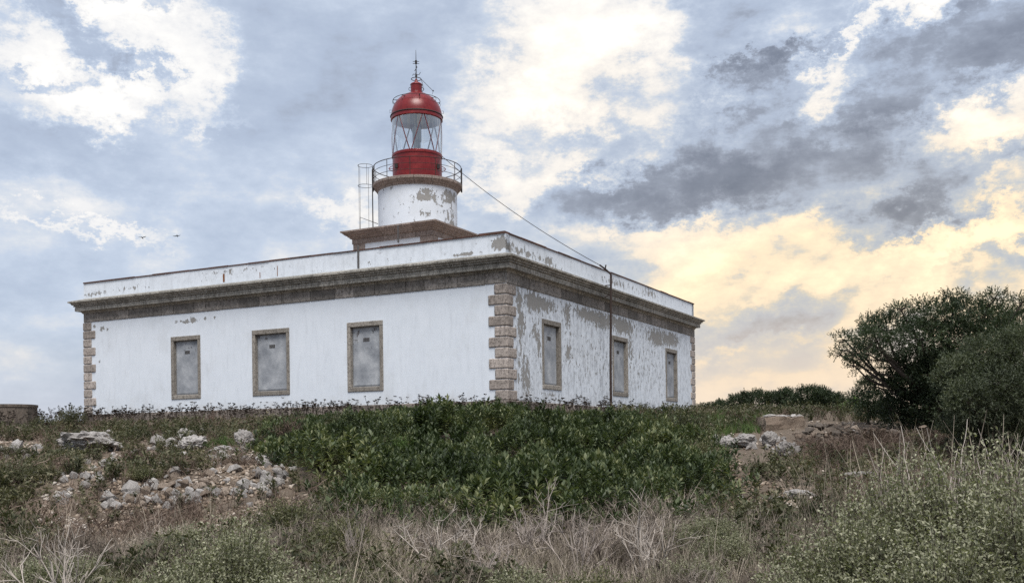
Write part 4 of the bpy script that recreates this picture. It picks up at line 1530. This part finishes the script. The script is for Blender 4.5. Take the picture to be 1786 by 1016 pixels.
# ------------------------------------------------------------------ trees and far bushes
def tube_path(a, b_, r0, r1, q, wob=.12, k=7):
    a, b_ = np.asarray(a, float), np.asarray(b_, float)
    t = np.linspace(0, 1, k)[:, None]
    L = np.linalg.norm(b_ - a)
    mid = (a + b_) / 2 + q.normal(0, wob, 3) * L
    pts = (1 - t) ** 2 * a + 2 * t * (1 - t) * mid + t * t * b_
    pts[1:-1] += q.normal(0, .015 * L, (k - 2, 3))
    return pts, np.linspace(r0, r1, k)


def clump_tree(name, label, cat, base, depth, clumps, nleaf, ll, lw, mat, seed, trunk_r=.10, dspread=1.2, group=None, spray=9, stub=0):
    q = np.random.default_rng(seed)
    B = at(base[0], base[1], depth)
    zg = float(height(B.x, depth))
    B = np.array([B.x, depth, zg])
    root = tag(empty(name, tuple(B)), label, cat, group)
    wood, fo = Acc(), Acc()
    kpm = depth / FPX
    areas = np.array([c[2] * c[3] for c in clumps], float)
    share = (nleaf * areas / areas.sum() / spray).astype(int)
    fork = np.array([0, 0, .25 * (max(at(0, c[1], depth).z for c in clumps) - zg)])
    wood.add(*tube_np(*tube_path([0, 0, -.2], fork, trunk_r, trunk_r * .8, q, .05), 7))
    for (cx, cy, rx, ry), ns in zip(clumps, share):
        cy += 14 if nleaf > 50000 else 0
        cx += 20 if nleaf > 120000 else 0
        C = np.array(at(cx, cy, depth)) - B + [0, q.uniform(-dspread, dspread), 0]
        rad = np.array([rx, (rx + ry) * .6, ry]) * kpm
        pts, rr = tube_path(fork * q.uniform(.3, 1), C, trunk_r * .55, trunk_r * .14, q, .14)
        wood.add(*tube_np(pts, rr, 5))
        for j in range(6):
            d = unit(q.normal(size=3) + [0, 0, .3])
            pp, r2 = tube_path(C - d * rad * .1, C + d * rad * .9, trunk_r * .15, trunk_r * .04, q, .1, 4)
            wood.add(*tube_np(pp, r2, 3))
        # sprays: short twigs near the clump's surface that carry narrow leaves
        d = unit(q.normal(size=(ns, 3)) + [0, 0, .25])
        u = q.uniform(.25, 1, (ns, 1)) ** .45
        lob = 1 + .22 * np.sin(d[:, :1] * 5 + cx) * np.cos(d[:, 2:] * 6 + cy) + q.normal(0, .07, (ns, 1))
        S0 = C + d * rad * u * lob
        ax = unit(d * .8 + q.normal(0, .5, (ns, 3)) + [0, 0, .45])
        t = np.linspace(0, 1, spray)[None, :, None] * ll * 2.6
        Pp = S0[:, None] + ax[:, None] * t
        D = unit(ax[:, None] * .9 + q.normal(0, .55, (ns, spray, 3)))
        fo.add(*leaf_quads(Pp.reshape(-1, 3), D.reshape(-1, 3), ll * q.uniform(.7, 1.25, ns * spray), lw, q))
    for (x0_, y0_, x1_, y1_) in (stub or []):
        wood.add(*tube_np(*tube_path(np.array(at(x0_, y0_, depth)) - B, np.array(at(x1_, y1_, depth)) - B, .03, .008, q, .05), 4))
    mobj('trunk', wood.mesh('trunk'), M['bark'], root)
    mobj('crown', fo.mesh('crown'), mat, root)
    return root


clump_tree('tree', 'large dark wind-shaped tree at the right with its crown leaning left', 'tree', (1640, 765), 25.5,
           [(1487, 588, 34, 22), (1510, 605, 36, 22), (1532, 560, 44, 28), (1560, 585, 44, 30), (1590, 543, 46, 24), (1655, 537, 50, 22), (1720, 540, 52, 24), (1790, 548, 60, 30), (1620, 580, 56, 34), (1690, 585, 60, 38),
            (1765, 600, 60, 46), (1580, 625, 40, 30), (1545, 625, 26, 18), (1640, 640, 56, 44), (1720, 660, 66, 50), (1570, 668, 42, 34), (1590, 655, 50, 36), (1625, 735, 60, 26), (1565, 715, 34, 22), (1650, 745, 60, 20), (1700, 750, 60, 22), (1600, 640, 50, 40), (1660, 690, 60, 40), (1610, 700, 50, 36), (1530, 655, 16, 14), (1545, 700, 24, 22), (1680, 715, 70, 36),
            (1780, 700, 70, 50), (1472, 572, 16, 9), (1463, 600, 13, 8), (1545, 530, 20, 11), (1618, 516, 22, 9), (1690, 514, 20, 9), (1752, 516, 24, 9), (1500, 556, 18, 11), (1484, 622, 13, 7)],
           150000, .070, .023, M['needle'], 4, .13, 1.0, stub=[(1600, 720, 1470, 600), (1570, 660, 1500, 640), (1580, 640, 1470, 610)])
clump_tree('round_bush_tree', 'dense grey green rounded bush tree in front of the large dark tree', 'tree', (1730, 790), 21.5,
           [(1690, 640, 48, 42), (1740, 610, 56, 40), (1800, 600, 60, 50), (1670, 690, 40, 40), (1720, 680, 62, 50), (1790, 680, 66, 60), (1740, 740, 70, 36), (1680, 730, 40, 34), (1820, 740, 60, 50)],
           90000, .058, .017, M['greyneedle'], 6, .10, .7)
clump_tree('leaning_sapling', 'small thin tree under the left edge of the dark crown', 'tree', (1515, 748), 28.0,
           [(1512, 675, 13, 14), (1500, 695, 14, 12), (1522, 700, 18, 16), (1508, 716, 18, 12), (1540, 715, 20, 16)], 11000, .055, .020, M['needle'], 8, .04, .3)
for i, (lab, bx_, by_, dep, cl_, nl) in enumerate([
        ('low round bush on the skyline just right of the building', 1300, 722, 50, [(1288, 704, 22, 14), (1318, 700, 28, 15), (1345, 703, 20, 15), (1265, 712, 16, 8)], 9000),
        ('taller dark bush on the skyline with a flat top', 1395, 722, 48, [(1378, 694, 18, 15), (1400, 692, 22, 14), (1385, 710, 26, 12), (1420, 705, 20, 14)], 9000),
        ('dark bush on the skyline sloping down to the right', 1445, 724, 47, [(1432, 694, 14, 14), (1448, 703, 20, 13), (1468, 712, 20, 10), (1440, 714, 26, 9)], 8000),
        ('small leafy bush at the foot of the building right end', 1232, 724, 53, [(1228, 716, 14, 7), (1245, 714, 12, 8), (1256, 708, 7, 7)], 3500),
        ('bright green little bush left of the thin tree', 1482, 728, 33, [(1482, 714, 9, 11), (1476, 722, 9, 8)], 1500)]):
    clump_tree('skyline_bush', lab, 'bush', (bx_, by_), dep, cl_, nl * 2, .085, .032, M['grass'] if 'bright' in lab else M['needle'], 20 + i, .05, .8, 'bushes along the right skyline')

# ------------------------------------------------------------------ shrubs in the foreground
r = np.random.default_rng(77)
BS = [bush(r, .85, 1.45, 330, 70, .036, .017), bush(r, .75, 1.05, 300, 64, .034, .017), bush(r, .70, .66, 260, 56, .032, .016)]
BO = [bush(r, .60, .60, 190, 46, .036, .014), bush(r, .55, .42, 170, 42, .034, .014)]


def shrub(kind, px, depth, s, label, mat='silver', name='shrub', cat='shrub', group='silvery shrubs in the foreground'):
    a, _, _ = px_dir(px, 900)
    X = a * depth
    z = float(height(X, depth)) - .03
    stm, fol = kind
    put_plant(name, label, cat, (X, depth, z), [('stems', stm, M['bark']), ('foliage', fol, M[mat])], r.uniform(0, 6.28), s, group)


shrub(BS[0], 1700, 8.6, (1.15, 1.1, 1.10), 'tallest grey green shrub in the lower right corner')
shrub(BS[0], 1585, 8.9, (.95, .95, 1.02), 'tall grey green shrub left of the tallest one at the lower right')
shrub(BS[0], 1800, 7.6, (1.0, 1.0, .98), 'grey green shrub cut by the right edge of the picture')
shrub(BS[1], 1490, 8.4, (1.0, 1.0, .98), 'middling grey green shrub beside the path at the right')
shrub(BS[1], 1640, 7.2, (1.05, 1.0, .92), 'grey green shrub in front of the tall ones at the bottom right')
shrub(BS[2], 1405, 7.9, (.85, .85, .92), 'low grey green shrub at the left end of the right hand shrubs')
shrub(BS[2], 1530, 6.9, (1.0, 1.0, .9), 'low grey green shrub at the bottom edge under the right hand shrubs')
shrub(BS[1], 405, 9.3, (1.0, .9, .92), 'widest silvery shrub in the left foreground')
shrub(BS[2], 310, 8.6, (1.0, .9, 1.0), 'silvery shrub just left of the widest one in the left foreground')
shrub(BS[2], 520, 8.3, (1.0, 1.0, .92), 'silvery shrub just right of the widest one in the left foreground')
shrub(BS[2], 650, 8.0, (.95, .9, .75), 'low silvery shrub at the bottom edge below the thicket left half')
shrub(BS[2], 790, 7.7, (.9, .9, .68), 'low pale leaved shrub at the bottom edge near the middle')
shrub(BO[0], 190, 8.1, (1.0, 1.0, .85), 'olive shrub at the bottom left beside the bare white bush', 'olive')
shrub(BO[1], 40, 8.4, (1.1, 1.1, 1.0), 'olive shrub in the bottom left corner', 'olive')
shrub(BO[1], 940, 7.9, (1.0, 1.0, .9), 'small olive shrub at the bottom edge right of the middle', 'olive')
shrub(BO[1], 1090, 7.6, (1.1, 1.0, .85), 'small olive shrub at the bottom edge below the pale dead bush', 'olive')
shrub(BO[0], 590, 12.5, (1.2, 1.0, .95), 'olive shrub at the lower left foot of the thicket', 'olive')
shrub(BO[0], 500, 14.5, (1.3, 1.0, .95), 'olive shrub between the rubble bank and the thicket', 'olive')

q = np.random.default_rng(12)
for i in range(34):
    d_ = q.uniform(7.3, 13.5)
    x_ = q.uniform(-40, 1330)
    if d_ > 11 and 560 < x_ < 1250 and q.uniform() < .7:
        continue
    if q.uniform() < .55:
        shrub(BS[2], x_, d_, (.75, .75, q.uniform(.45, .8)), 'small silvery shrub among the dry grass of the foreground', group='small silvery shrubs in the dry grass')
    else:
        shrub(BO[q.integers(0, 2)], x_, d_, (.9, .9, q.uniform(.5, .95)), 'small olive shrub among the dry grass of the foreground', 'olive', group='small olive shrubs in the dry grass')

# bare bushes
TW = [twigs(r, .75, 6, 3, .012, .55, .6), twigs(r, .8, 8, 3, .011, .45, .8), twigs(r, .6, 7, 3, .010, .7, .5), twigs(r, .9, 26, 2, .008, .20, 1.4, (1, 3))]
TWM = [np_mesh('branches', V, [Fq]) for V, Fq in TW]


def bare(k, px, py, depth, s, label, mat='deadwood'):
    a, _, _ = px_dir(px, py)
    X = a * depth
    me = TWM[k]
    if me.materials and me.materials[0] != M[mat]:
        me = me.copy()
        me.materials.clear()
    if not me.materials:
        me.materials.append(M[mat])
    o = mobj('bare_bush', me, None)
    o.location = (X, depth, float(height(X, depth)) - .03)
    o.rotation_euler = (0, 0, r.uniform(0, 6.28))
    o.scale = (s, s, s)
    tag(o, label, 'dead bush', 'bare dead bushes in the foreground')


bare(0, 105, 985, 9.3, 1.35, 'white bare dead bush in the bottom left corner')
bare(1, 1130, 985, 11.2, 1.45, 'tallest pale bare dead bush right of the middle')
bare(1, 930, 960, 12.6, 1.35, 'bare dead bush before the middle of the thicket', 'greywood')
bare(2, 790, 970, 12.0, 1.5, 'pale bare dead bush before the left half of the thicket')
bare(2, 860, 990, 11.0, 1.25, 'low bare dead bush left of the middle near the bottom', 'greywood')
bare(0, 1010, 985, 11.6, 1.2, 'small grey bare bush left of the tallest pale one', 'greywood')
bare(3, 620, 960, 12.0, .9, 'upright grey dead stems at the left foot of the thicket', 'greywood')
bare(3, 1610, 800, 9.6, 1.95, 'pale upright dead stems rising above the right hand shrubs')
bare(3, 1690, 800, 9.9, 2.0, 'tall pale dead stems behind the tallest right hand shrub')
bare(3, 1760, 800, 9.5, 1.9, 'dead stems near the right edge above the shrubs', 'greywood')
bare(3, 1545, 800, 10.4, 1.75, 'short grey dead stems at the left of the row above the shrubs', 'greywood')
bare(2, 1230, 985, 9.8, .7, 'small bare grey bush beside the path near the bottom', 'greywood')

# bushes on the left slope
BL = [bush(r, .75, .55, 170, 40, .05, .022), bush(r, .7, .5, 150, 34, .045, .012)]
MESHV = {}


def slope_bush(kind, px, py, wpx, mat, label, zs=1.0, cat='bush'):
    p = ground_px(px, py)[0]
    s = wpx * p[1] / FPX / 1.5
    stm, fol = BL[kind]
    key = (kind, mat)
    if key not in MESHV:
        MESHV[key] = (stm.copy(), fol.copy())
    stm, fol = MESHV[key]
    put_plant('bush', label, cat, (p[0], p[1], p[2] - .05), [('stems', stm, M['bark']), ('foliage', fol, M[mat])], r.uniform(0, 6.28), (s, s, s * zs), 'bushes on the left slope')


slope_bush(0, 388, 782, 62, 'grass', 'bright green bush beside the leaning slab')
slope_bush(1, 415, 815, 95, 'brown', 'red brown dry bush spreading below the leaning slab', .8)
slope_bush(1, 350, 800, 70, 'brown', 'red brown dry bush below the small stone heap', .8)
slope_bush(1, 245, 800, 85, 'brown', 'dark brown dry bush between the boulder and the stone heap', .8)
slope_bush(0, 55, 835, 110, 'herb', 'wide dark green bush on the slope at the far left', .7)
slope_bush(0, 130, 825, 70, 'olive', 'yellowish green bush right of the wide dark one at the far left', .8)
slope_bush(0, 30, 870, 90, 'herb', 'dark green bush lower on the far left slope', .7)
slope_bush(0, 255, 835, 90, 'olive', 'olive bush directly above the pointed slab', .8)
slope_bush(0, 125, 752, 60, 'herb', 'dark tall bush on the crest between cistern and building', 2.0)
slope_bush(0, 75, 755, 60, 'herb', 'dark bush on the crest beside the cistern', 1.4)
slope_bush(0, 200, 750, 70, 'herb', 'dark bush on the crest at the left corner of the building', .9)
slope_bush(1, 520, 745, 70, 'brown', 'brown dry bush on the crest at the left end of the thicket', 1.0)
slope_bush(0, 365, 855, 40, 'thicket', 'little dark green plant growing in the rubble bank', .8)
slope_bush(1, 1330, 820, 70, 'olive', 'olive tuft beside the path below the jagged rocks', .8)
slope_bush(0, 1400, 815, 80, 'olive', 'olive bush right of the path below the stone wall', .8)
slope_bush(1, 1450, 800, 110, 'brown', 'dark brown dry bush before the tumbled stone wall', .9)
slope_bush(1, 1530, 800, 110, 'brown', 'dark brown dry bush between the wall and the right hand shrubs', .9)
slope_bush(0, 1220, 850, 70, 'herb', 'dark green bush at the right foot of the thicket by the path', 1.0)
slope_bush(1, 1590, 790, 110, 'brown', 'dark brown dry bush under the large dark tree', .9)

for px_, py_, w_, mt_, lb_ in ((600, 770, 110, 'herb', 'olive brown bush at the upper left of the thicket'), (700, 800, 90, 'grass', 'lighter green bush inside the left half of the thicket'),
                               (560, 815, 90, 'olive', 'olive bush at the lower left edge of the thicket'), (1010, 870, 80, 'grass', 'lighter green bush at the front of the thicket below the corner'),
                               (1190, 770, 120, 'herb', 'brownish green bush at the upper right of the thicket'), (1215, 805, 90, 'olive', 'olive bush at the right edge of the thicket'),
                               (1100, 800, 80, 'herb', 'dull green bush in the right half of the thicket'), (505, 770, 100, 'brown', 'brown dry bush between the leaning slab and the thicket'),
                               (740, 880, 70, 'thicket', 'dark leafy bush at the front left of the thicket'), (1245, 870, 70, 'olive', 'olive bush at the lower right corner of the thicket')):
    slope_bush(0 if mt_ != 'brown' else 1, px_, py_, w_, mt_, lb_, 1.25)
for px_, py_, lb_ in ((1480, 785, 'brown dry bush standing close before the stone wall'), (1425, 790, 'small brown dry bush right of the dark streaked rock'), (1560, 778, 'brown dry bush at the right end of the stone wall'),
                      (1620, 775, 'brown dry bush in the shade of the round bush tree'), (1515, 770, 'low brown dry bush on top of the stone wall')):
    slope_bush(1, px_, py_, 95, 'brown', lb_, 1.0)
slope_bush(0, 20, 800, 90, 'herb', 'dark bush just below the far left rubble', .8)
slope_bush(0, 105, 800, 70, 'herb', 'dark green bush left of the scree strip', .9)
slope_bush(1, 210, 825, 80, 'brown', 'brown dry bush right of the scree strip', .9)
slope_bush(0, 310, 800, 80, 'herb', 'dark green bush below the white stone heap', .8)
slope_bush(1, 450, 760, 80, 'brown', 'brown dry bush on the crest above the tumbled stones', 1.0)


# ------------------------------------------------------------------ gulls
def gull(px, py, dist, bank, flap, label):
    p = at(px, py, dist)
    g0 = tag(empty('gull', tuple(p)), label, 'bird', 'gulls in the sky')
    g0.rotation_euler = (0, bank, R(70))
    b = MB()
    b.tube([(-.26, 0, 0), (-.16, 0, .01), (0, 0, .02), (.14, 0, .02), (.22, 0, .03), (.28, 0, .02)], [.01, .05, .075, .05, .04, .008], 8)
    b.build('body', M['gull'], g0, smooth=True)
    for s_ in (-1, 1):
        w = MB()
        sec = [(0, .0, .02, .15, .03), (.3, .02, .02 + .16 * flap, .14, .02), (.62, -.03, .02 + .18 * flap, .09, .012), (.85, -.12, .02 + .10 * flap, .02, .006)]
        vs = []
        for (yy, xc, zc, ch, th) in sec:
            vs += [(xc + ch * .5, s_ * yy, zc), (xc, s_ * yy, zc + th), (xc - ch * .5, s_ * yy, zc), (xc, s_ * yy, zc - th * .4)]
        fs = []
        for i in range(3):
            for j in range(4):
                fs.append((i * 4 + j, i * 4 + (j + 1) % 4, (i + 1) * 4 + (j + 1) % 4, (i + 1) * 4 + j))
        fs.append((12, 13, 14, 15))
        w.add(vs, fs)
        w.build('wing', M['gull'], g0)


M['gull'] = plain('gull_feathers', (.035, .035, .04), .8)
gull(248, 414.5, 170, R(40), 1.0, 'left gull gliding over the roof with wings spread')
gull(309, 411, 180, R(68), -1.2, 'right gull banking steeply over the roof')
